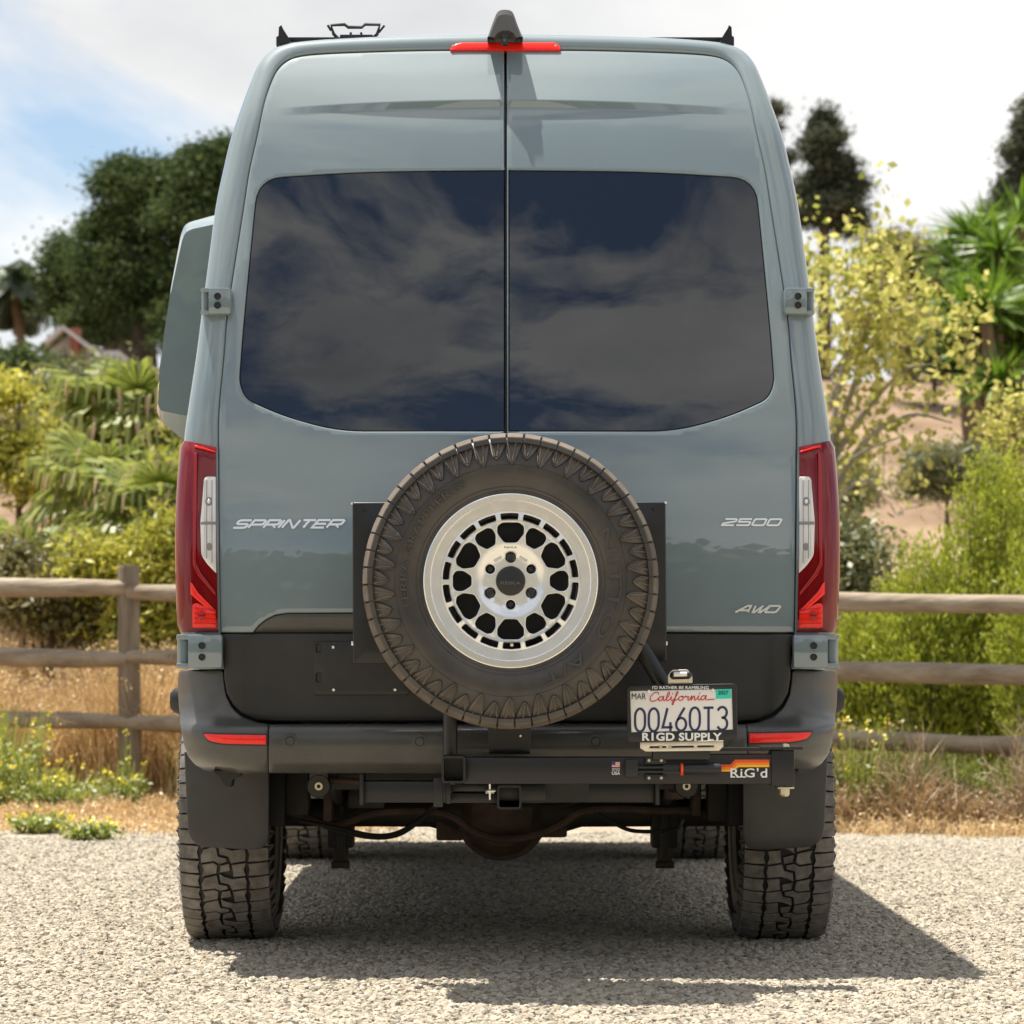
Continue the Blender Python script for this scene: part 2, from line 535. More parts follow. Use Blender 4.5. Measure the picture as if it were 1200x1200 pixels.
SIL = [(224, 784), (222, 776), (218, 768), (213, 743), (212, 700), (213, 600), (216.5, 523), (222, 480), (231, 420), (237.5, 370), (245, 312),
       (254, 245), (262, 205), (272, 163), (285, 124), (295, 97), (303, 79), (311, 68), (321, 60), (334, 55.2), (352, 52.4), (400, 49.2), (490, 46.2), (594.5, 44.5)]
DOR = [(262, 784), (262, 776), (261, 768), (258.5, 743), (257.5, 700), (256, 600), (255.7, 523), (256.5, 480), (262, 420), (266, 370), (274.5, 312),
       (285, 245), (292, 200), (301, 160), (309, 122), (316.5, 98), (323, 84), (331, 74.5), (342, 68), (357, 64.5), (380, 62.5), (415, 61), (495, 58.8), (594.5, 58.2)]
SILP = [Vector(((q := at(a, b, 0.1)).x, prof(q.z) + 0.17, q.z)) for a, b in SIL]
SILP = [at(a, b, s_.y) for (a, b), s_ in zip(SIL, SILP)]
DORP = [atR(a, b) for a, b in DOR]
SILP[-1].x = 0; DORP[-1].x = 0
SILP = [Vector(q) for q in smooth_poly([tuple(v) for v in SILP], k=4)]
DORP = [Vector(q) for q in smooth_poly([tuple(v) for v in DORP], k=4)]
N_SIDE = 14 * 4
_sz = np.array([v.z for v in SILP[:N_SIDE]]); _sx = np.array([v.x for v in SILP[:N_SIDE]])
_dz = np.array([v.z for v in DORP[:N_SIDE]]); _dx = np.array([v.x for v in DORP[:N_SIDE]])
def sil_x(z): return float(np.interp(z, _sz, _sx))
def dor_x(z): return float(np.interp(z, _dz, _dx))
def pillarY(x, z):
    x = -abs(x); d, s_ = dor_x(z), sil_x(z)
    t = min(max((x - d) / (s_ - d), 0.0), 1.0)
    u = 1 - (1 - t) ** (1 / 2.1)
    return prof(z) + 0.055 * d * d + 0.11 * u ** 2.4

van = thing('camper_van', 'blue-grey high-roof camper van with black lower trim seen from behind', 'van', (0, 2.8, 0))
AXR, AXF, TR = 1.02, 4.72, 0.414      # rear axle, front axle, tyre radius

# ---------------------------------------------------------------- body shell: rolled rear edge, sides, roof
def body_shell():
    left = list(zip(SILP, DORP))
    full = left + [(Vector((-s_.x, s_.y, s_.z)), Vector((-d.x, d.y, d.z))) for s_, d in reversed(left[:-1])]
    cols = []
    for s_, d in full:
        dY = prof(d.z) + 0.055 * d.x * d.x
        row = [Vector((d.x, dY + 0.035, d.z)), Vector((d.x, dY + 0.004, d.z))]
        for u in (0.03, 0.12, 0.25, 0.38, 0.5, 0.62, 0.73, 0.83, 0.92, 1.0):
            k = 1 - (1 - u) ** 2.1
            row.append(Vector((d.x + (s_.x - d.x) * k, dY + 0.11 * u ** 2.4, d.z + (s_.z - d.z) * k)))
        yend = row[-1].y
        ztop = {}
        for Y in (0.45, 0.52, 0.58, 0.66, 0.76, 0.88, 1.02, 1.16, 1.28, 1.38, 1.46, 1.52, 1.6, 2.4, 3.4, 4.2, 4.5, 4.9, 5.3, 5.55, 5.8, 5.95):
            zt = float(np.interp(Y, [4.2, 4.5, 4.9, 5.3, 5.55, 5.8, 5.95], [9, 2.55, 2.05, 1.55, 1.25, 1.12, 0.95]))
            z = min(s_.z, zt)
            if s_.z < 0.93 and 0.5 < Y: z = 0.50 if s_.z < 0.91 else z
            for ax in (AXR, AXF):
                dd = abs(Y - ax)
                if dd < 0.5 and abs(s_.x) > 0.9: z = max(z, 0.40 + math.sqrt(max(0.0, 0.5 ** 2 - dd ** 2)) * 1.0)
            f_ = float(np.interp(Y, [4.5, 5.3, 5.95], [1, 0.97, 0.86]))
            row.append(Vector((s_.x * f_, max(Y, yend + 0.02), z)))
        cols.append(row)
    n, k = len(cols), len(cols[0])
    v = [q for c in cols for q in c]
    f = [(i * k + j, i * k + j + 1, (i + 1) * k + j + 1, (i + 1) * k + j) for i in range(n - 1) for j in range(k - 1)]
    f.append(tuple(i * k + k - 1 for i in range(n)))
    mb = MB(); mb.add(v, f)
    return mb.build('body', 'paint', van, angle=60)
body_shell()

# dark door frame behind the panel gaps
op = [(-0.80, 0.74), (-0.84, 0.80)] + [(v.x * 0.999, v.z) for v in DORP] + [(-v.x * 0.999, v.z) for v in reversed(DORP[:-1])] + [(0.84, 0.80), (0.80, 0.74)]
panel('door_seal', op, lambda x, z: prof(z) + 0.055 * x * x + 0.028, 'seal', van, h=0.06, thick=0.01)

# ---------------------------------------------------------------- rear doors
SEAM = 592.0
def door_edge(y0, y1, side):
    """door outline points between two image heights, going up"""
    E = [(262.5, 783), (262, 760), (259, 743), (258, 700), (256.5, 600), (256.2, 523), (257, 480), (262.5, 420), (266.5, 370), (275, 312), (285.5, 245), (292.5, 200), (301.5, 160),
         (309.5, 122), (317, 99), (323.5, 85), (331.5, 75.5), (342.5, 69), (357.5, 65.5), (380, 63.5), (415, 62), (495, 59.8), (SEAM, 59.2)]
    E = [q for q in smooth_poly(E, k=4) if y1 <= q[1] <= y0]
    return [(q[0] if side < 0 else 1189 - q[0], q[1]) for q in E]
WIN_L = round_poly([(SEAM - 0.5, 199.5), (430, 201), (302, 209), (291, 320), (284.5, 390), (280, 449), (288, 468), (330, 487), (395, 505.5), (SEAM - 0.5, 505.5)],
                   [0.1, 60, 30, 60, 60, 22, 22, 60, 60, 0.1], k=6)
def mir(pts): return [(2 * 593.8 - q[0], q[1]) for q in pts]
WIN_R = mir(WIN_L)
for side in (-1, 1):
    door = part_empty('rear_door', van)
    sx = SEAM - 1.2 if side < 0 else SEAM + 1.8
    E = [((259.0 if side < 0 else 930.0), 741.2)] + door_edge(740.5, 0, side)
    top = [q for q in E if (q[0] < sx if side < 0 else q[0] > sx)]
    if side < 0:
        low = [(sx, 718.5), (430, 718.5), (336, 718.8), (322, 721), (311, 726.5), (303, 733), (296.5, 741)]
    else:
        low = [(sx, 718.5), (690, 718.5), (735, 740)]
    poly = [xz(*q) for q in top + [(sx, 59.2)] + low]
    win = WIN_L if side < 0 else WIN_R
    wpoly = [xz(*q) for q in win]
    fr = panel('upper_panel', poly, rearY, 'paint', door, holes=[wpoly], extra=LIPPTS, h=0.0135, bev=0.004, thick=0.026)
    panel('window_glass', wpoly, lambda x, z: prof(z) + 0.055 * x * x + 0.0015, 'tinted_glass', door, h=0.025, bev=0.002, thick=0.006, gap=0.003, drop=0.0)
    panel('window_seal', [xz(*q) for q in win], lambda x, z: prof(z) + 0.055 * x * x + 0.012, 'seal', door, h=0.05, bev=0.001, thick=0.004)
    # black-coated lower panel
    bot = [(262.8, 795), (265.5, 812), (272.5, 826), (284, 837), (300, 843.5), (322, 845.5)]
    bot = [(q if side < 0 else (1189 - q[0], q[1])) for q in bot]
    E2 = door_edge(783, 742.5, side)
    if side < 0:
        lp = E2 + [(296, 742.2), (sx, 742.2), (sx, 845.5)] + bot[::-1]
    else:
        lp = E2 + [(735, 741.4), (690, 741.4), (sx, 741.4), (sx, 845.5)] + bot[::-1]
    def lowY(x, z): return rearY(x, z) + 0.010 * min(1, max(0, (0.80 - abs(x)) / 0.03))
    panel('lower_panel', [xz(*q) for q in lp], lowY, 'cladding', door, h=0.02, bev=0.004, thick=0.02)
    # grip trim above the black panel: slopes inwards towards the bottom
    zt, zb = atR(500, 719).z, atR(500, 741).z
    tp = [(297.5, 741), (304, 733.5), (312, 727.2), (323, 722), (337, 719.6), (430, 719.4), (sx, 719.4), (sx, 741.6)] if side < 0 else [(sx, 719.4), (688, 719.4), (733, 740.5), (sx, 740.5)]
    panel('grip_trim', [xz(*q) for q in tp], lambda x, z: rearY(x, z) - 0.006 + 0.024 * ((zt - z) / (zt - zb)) ** 2, 'bumper_plastic', door, h=0.012, bev=0.002, thick=0.015)

# number-plate mounting plate on the black panel
pp = round_poly([(367, 752), (480, 752), (480, 814.5), (367, 814.5)], 5)
slots = [round_poly([(370.5, 753.5), (377, 753.5), (377, 764.5), (370.5, 764.5)], 3), round_poly([(370.5, 788), (377, 788), (377, 799.5), (370.5, 799.5)], 3)]
panel('plate_mount', [xz(*q) for q in pp], lambda x, z: rearY(x, z) + 0.003, 'cladding', van, holes=[[xz(*q) for q in s_] for s_ in slots], h=0.03, bev=0.002, thick=0.012)
for (a, b) in ((390.5, 758.5), (391, 808.5), (463, 808.5), (416, 755)):
    q = atR(a, b); mb = MB()
    mb.lathe([(0.0, -0.004), (0.004, -0.004), (0.0065, 0.0), (0.0065, 0.004)], 'Y', 12, (q.x, q.y + 0.001, q.z))
    mb.build('screw', 'chrome', van)

# ---------------------------------------------------------------- hinges
def hinge(px0, px1, py0, py1, side, name='door_hinge'):
    root = part_empty(name, van)
    def P(px): return px if side < 0 else 1190 - px
    c = atR(P((px0 + px1) / 2), (py0 + py1) / 2)
    s = FPX / (c.y - CY)
    w, h = (px1 - px0) / s, (py1 - py0) / s
    y = min(rearY(c.x, c.z), pillarY(c.x, c.z))
    sg = -side
    mb = MB()
    mb.box((c.x + sg * w * 0.12, y - 0.004, c.z), (w * 0.76, 0.084, h), 0.009)
    mb.box((c.x - sg * w * 0.36, y - 0.002, c.z - h * 0.42), (w * 0.30, 0.078, h * 0.16), 0.006)
    mb.box((c.x - sg * w * 0.36, y - 0.002, c.z + h * 0.42), (w * 0.30, 0.078, h * 0.16), 0.006)
    mb.build('hinge_leaf', 'paint', root)
    mb = MB(); mb.tube([(c.x - sg * w * 0.38, y - 0.012, c.z - h * 0.40), (c.x - sg * w * 0.38, y - 0.012, c.z + h * 0.40)], w * 0.125, 16)
    mb.build('hinge_pin', 'paint', root)
    for k in (-1, 1):
        cz = c.z + k * h * 0.17; cx = c.x + sg * w * 0.06
        mb = MB(); mb.lathe([(0.0, -0.0005), (0.0075, -0.0005), (0.0085, -0.003), (0.0105, -0.003), (0.0105, 0.004)], 'Y', 16, (cx, y - 0.0465, cz))
        mb.build('hinge_bolt', 'black_plastic', root)
for side in (-1, 1):
    hinge(237, 272, 339, 370, side)
    hinge(208.5, 262, 743.5, 783, side)

# ---------------------------------------------------------------- tail lamps
for side in (-1, 1):
    root = part_empty('tail_lamp', van)
    def P(px): return px if side < 0 else 1189.5 - px
    v, f, k = [], [], []
    us = [0.0, 0.04, 0.15, 0.3, 0.45, 0.6, 0.72, 0.84, 0.93, 1.0]
    rows = 26
    zt0, zt1, zb = atR(255, 524).z, atR(218, 515).z, atR(240, 741).z
    for i in range(rows + 1):
        for u in us + [1.25, 1.8]:
            kk = 1 - (1 - min(u, 1)) ** 2.1
            z = (zt0 + (zt1 - zt0) * kk) * (1 - i / rows) + zb * (i / rows)
            d, s_ = dor_x(z) - 0.004, sil_x(z)
            x = d + (s_ - d) * kk; y = prof(z) + 0.055 * d * d + 0.11 * min(u, 1) ** 2.4 + max(0, u - 1) * 0.18
            bulge = 0.010 + 0.012 * math.sin(math.pi * min(1, i / rows * 0.9 + 0.1)) * min(1, kk * 1.4)
            if i in (0, rows): bulge = 0.003
            nx = -0.25 - 0.75 * kk; ny = -(1 - kk * 0.8)
            v.append((x + nx * bulge * 0.7, y + ny * bulge, z))
    if side > 0: v = [(-a, b, c) for a, b, c in v]
    nu = len(us) + 2
    f = [(i * nu + j, i * nu + j + 1, (i + 1) * nu + j + 1, (i + 1) * nu + j) for i in range(rows) for j in range(nu - 1)]
    fm = [(2 if (j >= 9 and i > 6) else (1 if j >= 7 else 0)) for i in range(rows) for j in range(nu - 1)]
    mb = MB(); mb.add(v, f); mb.m = fm
    mb.build('lens', ['lamp_red_dark', 'lamp_red', 'lamp_amber'], root, angle=60)
    def lampY(o):
        return lambda x, z: pillarY(x, z) - 0.0125 - o
    def sub(name, pts, material, o=0.004, h=0.012, bev=0.0025, thick=0.01):
        panel(name, [((q := atR(P(a), b)).x, q.z) for a, b in pts], lampY(o), material, root, h=h, bev=bev, thick=thick)
    sub('reversing_lamp', round_poly([(240, 558.5), (253.5, 559), (254, 672), (244, 662), (236.5, 651), (235.3, 612)], [5, 1, 1, 4, 5, 2]), 'lamp_clear', 0.005)
    for k_ in range(5):
        xr = 239.5 + 3.1 * k_
        sub('lens_rib', [(xr, 563), (xr + .7, 563), (xr + .7, 652 + 2.6 * k_), (xr, 652 + 2.6 * k_)], 'lamp_grey' if k_ % 2 else 'alloy', 0.0075, bev=0.0004)
    for k_ in range(4):
        sub('lens_rib', [(227.5, 712 + 6 * k_), (254, 714.5 + 5.4 * k_), (254, 715.1 + 5.4 * k_), (227.5, 712.7 + 6 * k_)], 'lamp_red', 0.0078, bev=0.0004)
    sub('lamp_divider', [(236, 611.5), (254, 611.5), (254, 615), (236, 615)], 'lamp_grey', 0.008, bev=0.001)
    for (a, b, r_) in ((245.5, 588, 5.2), (246, 641, 4.6)):
        sub('bulb', [(a + r_ * math.cos(t) * .8, b + r_ * math.sin(t)) for t in np.linspace(0, 2 * math.pi, 14, endpoint=False)], 'lamp_grey', 0.008, bev=0.001)
    sub('bulb_centre', [(245.5 + 2 * math.cos(t), 588 + 2.6 * math.sin(t)) for t in np.linspace(0, 2 * math.pi, 10, endpoint=False)], 'chrome', 0.010, bev=0.0006)
    sub('brake_lamp', round_poly([(226, 708), (231, 706.5), (253, 717), (254.5, 736), (226, 736)], [3, 3, 2, 3, 3]), 'lamp_red_bright', 0.006)
    sub('lamp_reflector', [(237 + 4.6 * math.cos(t), 721.5 + 5.2 * math.sin(t)) for t in np.linspace(0, 2 * math.pi, 14, endpoint=False)], 'lamp_red', 0.008, bev=0.001)
    sub('light_strip', [(228, 522), (230, 522), (253, 529), (253, 530.8), (228, 524.2)], 'lamp_red_bright', 0.004, bev=0.0008)
    sub('light_guide', [(223.5, 682), (226, 684), (232, 694), (253.5, 716), (253, 721), (240, 710.5), (228, 700), (223.5, 696)], 'lamp_red_bright', 0.004, bev=0.001)
    sub('light_band', [(228, 530), (231.5, 531), (231, 600), (230, 660), (236, 672), (253, 694), (253, 698), (233, 675), (226.5, 662), (226.8, 600)], 'lamp_red', 0.004, bev=0.0008)

# ---------------------------------------------------------------- bumper
_bf = np.array(sorted([(at(500, b, -0.05).z, y) for b, y in ((740, 0.012), (783, 0.008), (815, 0.000), (832, -0.014), (842, -0.030), (847, -0.050), (851, -0.074), (856, -0.088), (864, -0.094), (876, -0.095), (890, -0.086), (900, -0.066), (907, -0.030), (930, 0.02))]))
_bo = np.array(sorted([(at(210, b, 0.0).z, at(a, b, 0.05).x) for a, b in ((207.5, 780), (208.5, 820), (211.5, 850), (215, 872), (220, 886), (228, 896), (240, 905), (262, 912), (280, 918))]))
def bump_out(z): return float(np.interp(z, _bo[:, 0], _bo[:, 1]))
def bumpY(x, z):
    xo = bump_out(z)
    xw = xo + 0.24
    t = max(0.0, (xw - (-abs(x))) / 0.24)
    return float(np.interp(z, _bf[:, 0], _bf[:, 1])) + 0.05 * x * x + 0.13 * min(t, 1.15) ** 3.2
def bxz(px, py):
    q = at(px, py, -0.04)
    for _ in range(3): q = at(px, py, bumpY(q.x, q.z))
    return (q.x, q.z)
CORN = [(314.5, 849.3), (300, 847.5), (283, 840.5), (271, 829), (264.5, 815), (262, 797), (261.5, 785.5), (209.5, 785.5), (208, 800), (209, 825), (211.5, 850), (215, 872), (220, 886), (228, 896), (240, 903.5), (262, 906), (314.5, 906)]
for side in (-1, 1):
    pts = [(q if side < 0 else (1190 - q[0], q[1])) for q in CORN]
    pts = [bxz(*q) for q in round_poly(pts, 4)]
    panel('bumper_corner', pts, bumpY, 'bumper_plastic', van, h=0.011, bev=0.004, thick=0.42, angle=70)
    rp = round_poly([(238.5, 860), (312, 861.5), (312, 872.5), (262, 871.5), (244, 868)], [2, 1, 1, 6, 5])
    rp = [bxz(*(q if side < 0 else (1190 - q[0], q[1] - 2))) for q in rp]
    panel('bumper_reflector', rp, lambda x, z: bumpY(x, z) - 0.004, 'lamp_red_bright', van, h=0.012, bev=0.002, thick=0.02)
    rp = round_poly([(236.5, 858), (313.6, 859.7), (313.6, 874.2), (262, 873.3), (243, 870)], [2, 1, 1, 6, 5])
    panel('reflector_surround', [bxz(*(q if side < 0 else (1190 - q[0], q[1] - 2))) for q in rp], lambda x, z: bumpY(x, z) - 0.0015, 'black_plastic', van, h=0.012, bev=0.001, thick=0.012)
mid = [(315.6, 849.5), (874.5, 849.5), (874.5, 906), (315.6, 906)]
panel('bumper_centre', [bxz(*q) for q in mid], bumpY, 'bumper_plastic', van, h=0.012, bev=0.004, thick=0.20, angle=60)
# step recess behind the carrier on the bumper's other half
for (a, b) in ((340, 868.5), (492, 869), (698, 869), (850, 869)):
    x, z = bxz(a, b); y = bumpY(x, z)
    mb = MB(); mb.lathe([(0.0, -0.003), (0.011, -0.003), (0.0135, 0.0005), (0.0150, 0.0005), (0.0155, -0.002), (0.0225, -0.0015), (0.0235, 0.003)], 'Y', 24, (x, y, z))
    mb.build('parking_sensor', 'bumper_plastic', van)
for side in (-1, 1):   # side sensor and marker on the bumper's flank
    x = bump_out(0.80) * -side * -1
    mb = MB(); c = at(207.5, 821, 0.30); xx = abs(c.x) * side
    mb.lathe([(0.0, -0.022), (0.020, -0.020), (0.030, -0.008), (0.036, 0.012)], 'X', 24, (0, 0, 0))
    o = mb.build('side_sensor', 'black_plastic', van)
    o.location = Vector((xx, 0.30, c.z)) - van.location
    o.scale = (1 if side < 0 else -1, 1, 1.25)

# ---------------------------------------------------------------- lettering in bright metal
GLY = {
    'S': ([[(1, 1), (.12, 1), (0, .9), (0, .6), (.12, .5), (.88, .5), (1, .4), (1, .1), (.88, 0), (0, 0)]], 1),
    'P': ([[(0, 0), (0, 1), (.88, 1), (1, .9), (1, .52), (.88, .42), (.02, .42)]], 1),
    'R': ([[(0, 0), (0, 1), (.88, 1), (1, .9), (1, .52), (.88, .42), (.02, .42)], [(.55, .42), (1, 0)]], 1),
    'I': ([[(0, 0), (0, 1)]], 0.06),
    'N': ([[(0, 0), (0, 1), (.12, 1), (.88, 0), (1, 0), (1, 1)]], 1),
    'T': ([[(0, 1), (1.05, 1)], [(.52, .98), (.52, 0)]], 1),
    'E': ([[(1, 1), (0, 1), (0, 0), (1, 0)], [(0.02, .5), (.9, .5)]], 0.95),
    '2': ([[(0, 1), (.9, 1), (1, .9), (1, .68), (.9, .6), (.08, .3), (0, .22), (0, 0), (1, 0)]], 1),
    '5': ([[(1, 1), (0, 1), (0, .56), (.9, .56), (1, .48), (1, .1), (.9, 0), (-.05, 0)]], 1),
    '0': ([[(.1, 0), (0, .1), (0, .9), (.1, 1), (.9, 1), (1, .9), (1, .1), (.9, 0), (.1, 0)]], 1),
    'A': ([[(-.1, 0), (.55, 1), (.85, 1), (1, 0)], [(.2, .3), (.95, .3)]], 0.95),
    'W': ([[(.05, 1), (.22, 0), (.38, 0), (.72, 1)], [(.66, .85), (.78, 0), (.92, 0), (1.35, 1)]], 1.05),
    'D': ([[(0, 0), (0, 1), (.86, 1), (1, .86), (1, .14), (.86, 0), (-.02, 0)]], 1),
}
def badge(word, px0, px1, py0, py1, adv, w_px, shear):
    a, b = atR(px0, py1), atR(px1, py0)
    H = b.z - a.z
    tot = sum(GLY[c][1] * adv + (adv * 0.26) for c in word) - adv * 0.26 + shear
    sx = (b.x - a.x) / tot
    cur = 0.0; wr = w_px / 395.0
    for ch in word:
        mb = MB()
        for st in GLY[ch][0]:
            pts = [(a.x + (cur + q[0] * adv + shear * q[1]) * sx, a.z + wr / 2 + q[1] * (H - wr)) for q in st]
            ribbon(mb, pts, wr, rearY, 0.005)
        cur += GLY[ch][1] * adv + adv * 0.26
        mb.build('badge_letter', 'chrome', van, angle=20)
badge('SPRINTER', 273.5, 404.5, 607.5, 620.5, 1.0, 4.0, 0.55)
badge('2500', 846, 916, 607, 617, 1.0, 3.1, 0.30)
badge('AWD', 863, 915, 708.5, 719, 1.0, 3.1, 0.45)

# ---------------------------------------------------------------- roof fittings
mb = MB()
pl = [(526.5, 55.5), (528, 51), (533, 46), (541, 44), (650, 44), (655, 47), (658, 52), (657, 55.8)]
pz = [((q := at(a, b, YTOP - 0.01)).x, q.z) for a, b in round_poly(pl, 2)]
panel('high_brake_lamp', pz, lambda x, z: YTOP + 0.004 + 0.05 * x * x + 0.50 * (z - 2.745), 'lamp_red_bright', van, h=0.02, bev=0.006, thick=0.07)
for a in (530.5, 651.5):
    q = at(a, 49, YTOP - 0.01); mb = MB(); mb.lathe([(0, -0.0015), (0.003, -0.0015), (0.004, 0.003)], 'Y', 10, (q.x, YTOP + 0.004 + 0.05 * q.x ** 2 + 0.5 * (q.z - 2.745), q.z)); mb.build('lamp_screw', 'chrome', van)
# camera housing: an arch that leans over the doors
rings = []
for Y, k, dz in ((YTOP - 0.035, 0.90, -0.012), (YTOP - 0.028, 0.98, -0.003), (YTOP - 0.005, 1.0, 0.0), (YTOP + 0.08, 0.95, -0.006), (YTOP + 0.18, 0.72, -0.045)):
    P_ = [(571, 44), (576.5, 28), (581.5, 15.5), (585.5, 11.2), (591.5, 10.2), (598, 11.2), (602, 15.5), (606.5, 28), (613, 44)]
    P_ = smooth_poly(P_, k=4)
    q0 = [at(a, b, YTOP - 0.02) for a, b in P_]; zb = q0[0].z
    rings.append([(CX + 0.0505 + (q.x - (CX + 0.0505)) * (0.5 + 0.5 * k), Y, zb + max(0, (q.z - zb) * k + dz * (1 if q.z > zb + 0.01 else 0))) for q in q0])
n = len(rings[0]); mb = MB()
mb.add([p_ for r_ in rings for p_ in r_], [(i * n + j, i * n + j + 1, (i + 1) * n + j + 1, (i + 1) * n + j) for i in range(len(rings) - 1) for j in range(n - 1)])
# front face with the opening under the arch
outl = rings[0]
zi = at(592, 36, 0.30).z; zb = outl[0][2]
inn = [((q := at(a, b, YTOP - 0.035)).x, YTOP - 0.035, q.z) for a, b in ((579, 44), (583, 38.5), (588, 36), (597, 36), (601.5, 38.5), (604.5, 44))]
k0 = len(mb.v); mb.v += [tuple(q) for q in outl] + inn
mb.f.append(tuple(range(k0, k0 + n)) + tuple(range(k0 + n + len(inn) - 1, k0 + n - 1, -1))); mb.m.append(0)
k1 = len(mb.v); mb.v += [(a, YTOP + 0.17, c) for a, b, c in inn]
for i in range(len(inn) - 1): mb.f.append((k0 + n + i, k0 + n + i + 1, k1 + i + 1, k1 + i)); mb.m.append(0)
mb.build('camera_housing', 'grey_housing', van, angle=40, fix=True)
c = at(591.5, 47.5, YTOP - 0.04)
mb = MB(); mb.box((c.x, YTOP - 0.037, c.z), (0.020, 0.03, 0.030), 0.006); mb.box((c.x, YTOP - 0.03, c.z + 0.022), (0.018, 0.02, 0.016), 0.003)
mb.build('camera_body', 'black_plastic', van)
mb = MB(); mb.lathe([(0, -0.002), (0.006, -0.002), (0.007, 0.002)], 'Y', 16, (c.x, YTOP - 0.053, c.z - 0.002)); mb.build('camera_lens', 'tinted_glass', van)
mb = MB()
q0, q1 = at(551, 42, 0.48), at(629, 40, 0.48)
mb.box(((q0.x + q1.x) / 2, YTOP + 0.15, q0.z + 0.004), (q1.x - q0.x, 0.06, 0.012), 0.004); mb.build('housing_foot', 'lamp_grey', van)
# rack: side rails with end plates and crossbars
for side in (-1, 1):
    def P(px): return px if side < 0 else 1184 - px
    mb = MB()
    pl = [(326.5, 54), (327.5, 34), (330.5, 31.5), (332.5, 36), (341, 49.5), (340, 52.5)]
    pts = [((q := at(P(a), b, 0.58)).x, q.z) for a, b in pl]
    mb.prism(pts, 0.55, 0.62); mb.build('rack_end_plate', 'black_steel', van)
    q = at(P(329), 52, 0.6)
    mb = MB(); mb.box((q.x, 2.2, q.z + 0.01), (0.03, 3.2, 0.035), 0.006); mb.build('rack_rail', 'black_steel', van)
for Y in (0.62, 1.6, 2.6):
    a_, b_ = at(334, 48.5, 0.62), at(850, 47.5, 0.62)
    mb = MB(); mb.box(((a_.x + b_.x) / 2, Y, a_.z + 0.002), (b_.x - a_.x, 0.05, 0.014), 0.003)
    mb.build('rack_crossbar', 'black_steel', van)
def frame_pts(L): return [at(a, b, 0.62) for a, b in L]
mb = MB()
mb.tube(frame_pts([(398, 47), (391, 40), (388, 29.5), (404, 28.8), (408, 32), (424, 32), (428, 28.5), (445, 29), (442, 40), (435, 46.5)]), 0.0055, 8)
mb.tube(frame_pts([(388, 36), (384, 29.5)]), 0.004, 6); mb.tube(frame_pts([(444, 38), (450.5, 30)]), 0.004, 6)
mb.tube(frame_pts([(411, 43), (411, 38)]), 0.004, 6); mb.tube(frame_pts([(424, 43), (423, 38)]), 0.004, 6)
q = at(418, 45, 0.62); mb.box((q.x, 0.62, q.z), (0.105, 0.05, 0.016), 0.004)
mb.build('roof_bracket', 'black_steel', van)

# ---------------------------------------------------------------- window pod bulging from the flank
pod = [(262, 249), (222, 260), (216, 264), (212, 274), (200, 338), (190, 400), (185, 450), (183, 480), (187.5, 492.5), (213, 514), (262, 522)]
pod = round_poly(pod, [1, 6, 5, 8, 20, 20, 20, 8, 6, 4, 1], k=4)
mb = MB(); rr = []
pod_in = round_poly([(262, 264), (227, 271.5), (220, 275), (216, 283), (203.5, 340), (193.5, 400), (189, 450), (187.5, 476), (190.5, 483), (215, 488), (262, 497)], [1, 6, 5, 8, 20, 20, 20, 8, 6, 4, 1], k=4)
for Y, k in ((0.925, 1.0), (0.94, 1.0), (0.995, 1.0), (2.25, 1.0), (2.3, 0.95)):
    pr = [at(a, b, 0.99) for a, b in (pod_in if Y < 0.93 else (pod if Y > 0.95 else [((p_[0] * .88 + q_[0] * .12), (p_[1] * .88 + q_[1] * .12)) for p_, q_ in zip(pod_in, pod)]))]
    cx_, cz_ = at(262, 385, 0.99).x, at(262, 385, 0.99).z
    rr.append([(cx_ + (q.x - cx_) * k, Y, cz_ + (q.z - cz_) * (0.5 + 0.5 * k)) for q in pr])
n = len(rr[0])
mb.add([q for r_ in rr for q in r_], [(i * n + j, i * n + j + 1, (i + 1) * n + j + 1, (i + 1) * n + j) for i in range(len(rr) - 1) for j in range(n - 1)])
k0 = len(mb.v); mb.f += [tuple(range(n)), tuple(range(4 * n, 5 * n))]; mb.m += [0, 0]
mb.build('window_pod', 'paint', van, angle=24)

# ---------------------------------------------------------------- mud flaps
for side in (-1, 1):
    def P(px): return px if side < 0 else 1186 - px
    Yf = 0.50
    pl = round_poly([(216, 880), (316, 880), (315, 997), (221, 992)], [2, 2, 20, 22], k=5)
    pts = [((q := at(P(a), b, Yf)).x, q.z) for a, b in pl]
    panel('mud_flap', pts, lambda x, z: Yf + 0.015 * math.sin(z * 9) + 0.02 * (abs(x) - .8), 'rubber_flap', van, h=0.03, bev=0.004, thick=0.008)
    # bracket under the bumper corner
    mb = MB(); q = at(P(268), 911, 0.10)
    mb.prism([((w := at(P(a), b, 0.06)).x, w.z) for a, b in ((250, 903), (284, 903), (280, 911), (272, 914), (271, 922), (264, 921), (258, 911))], 0.05, 0.16)
    mb.build('bumper_bracket', 'underbody', van)

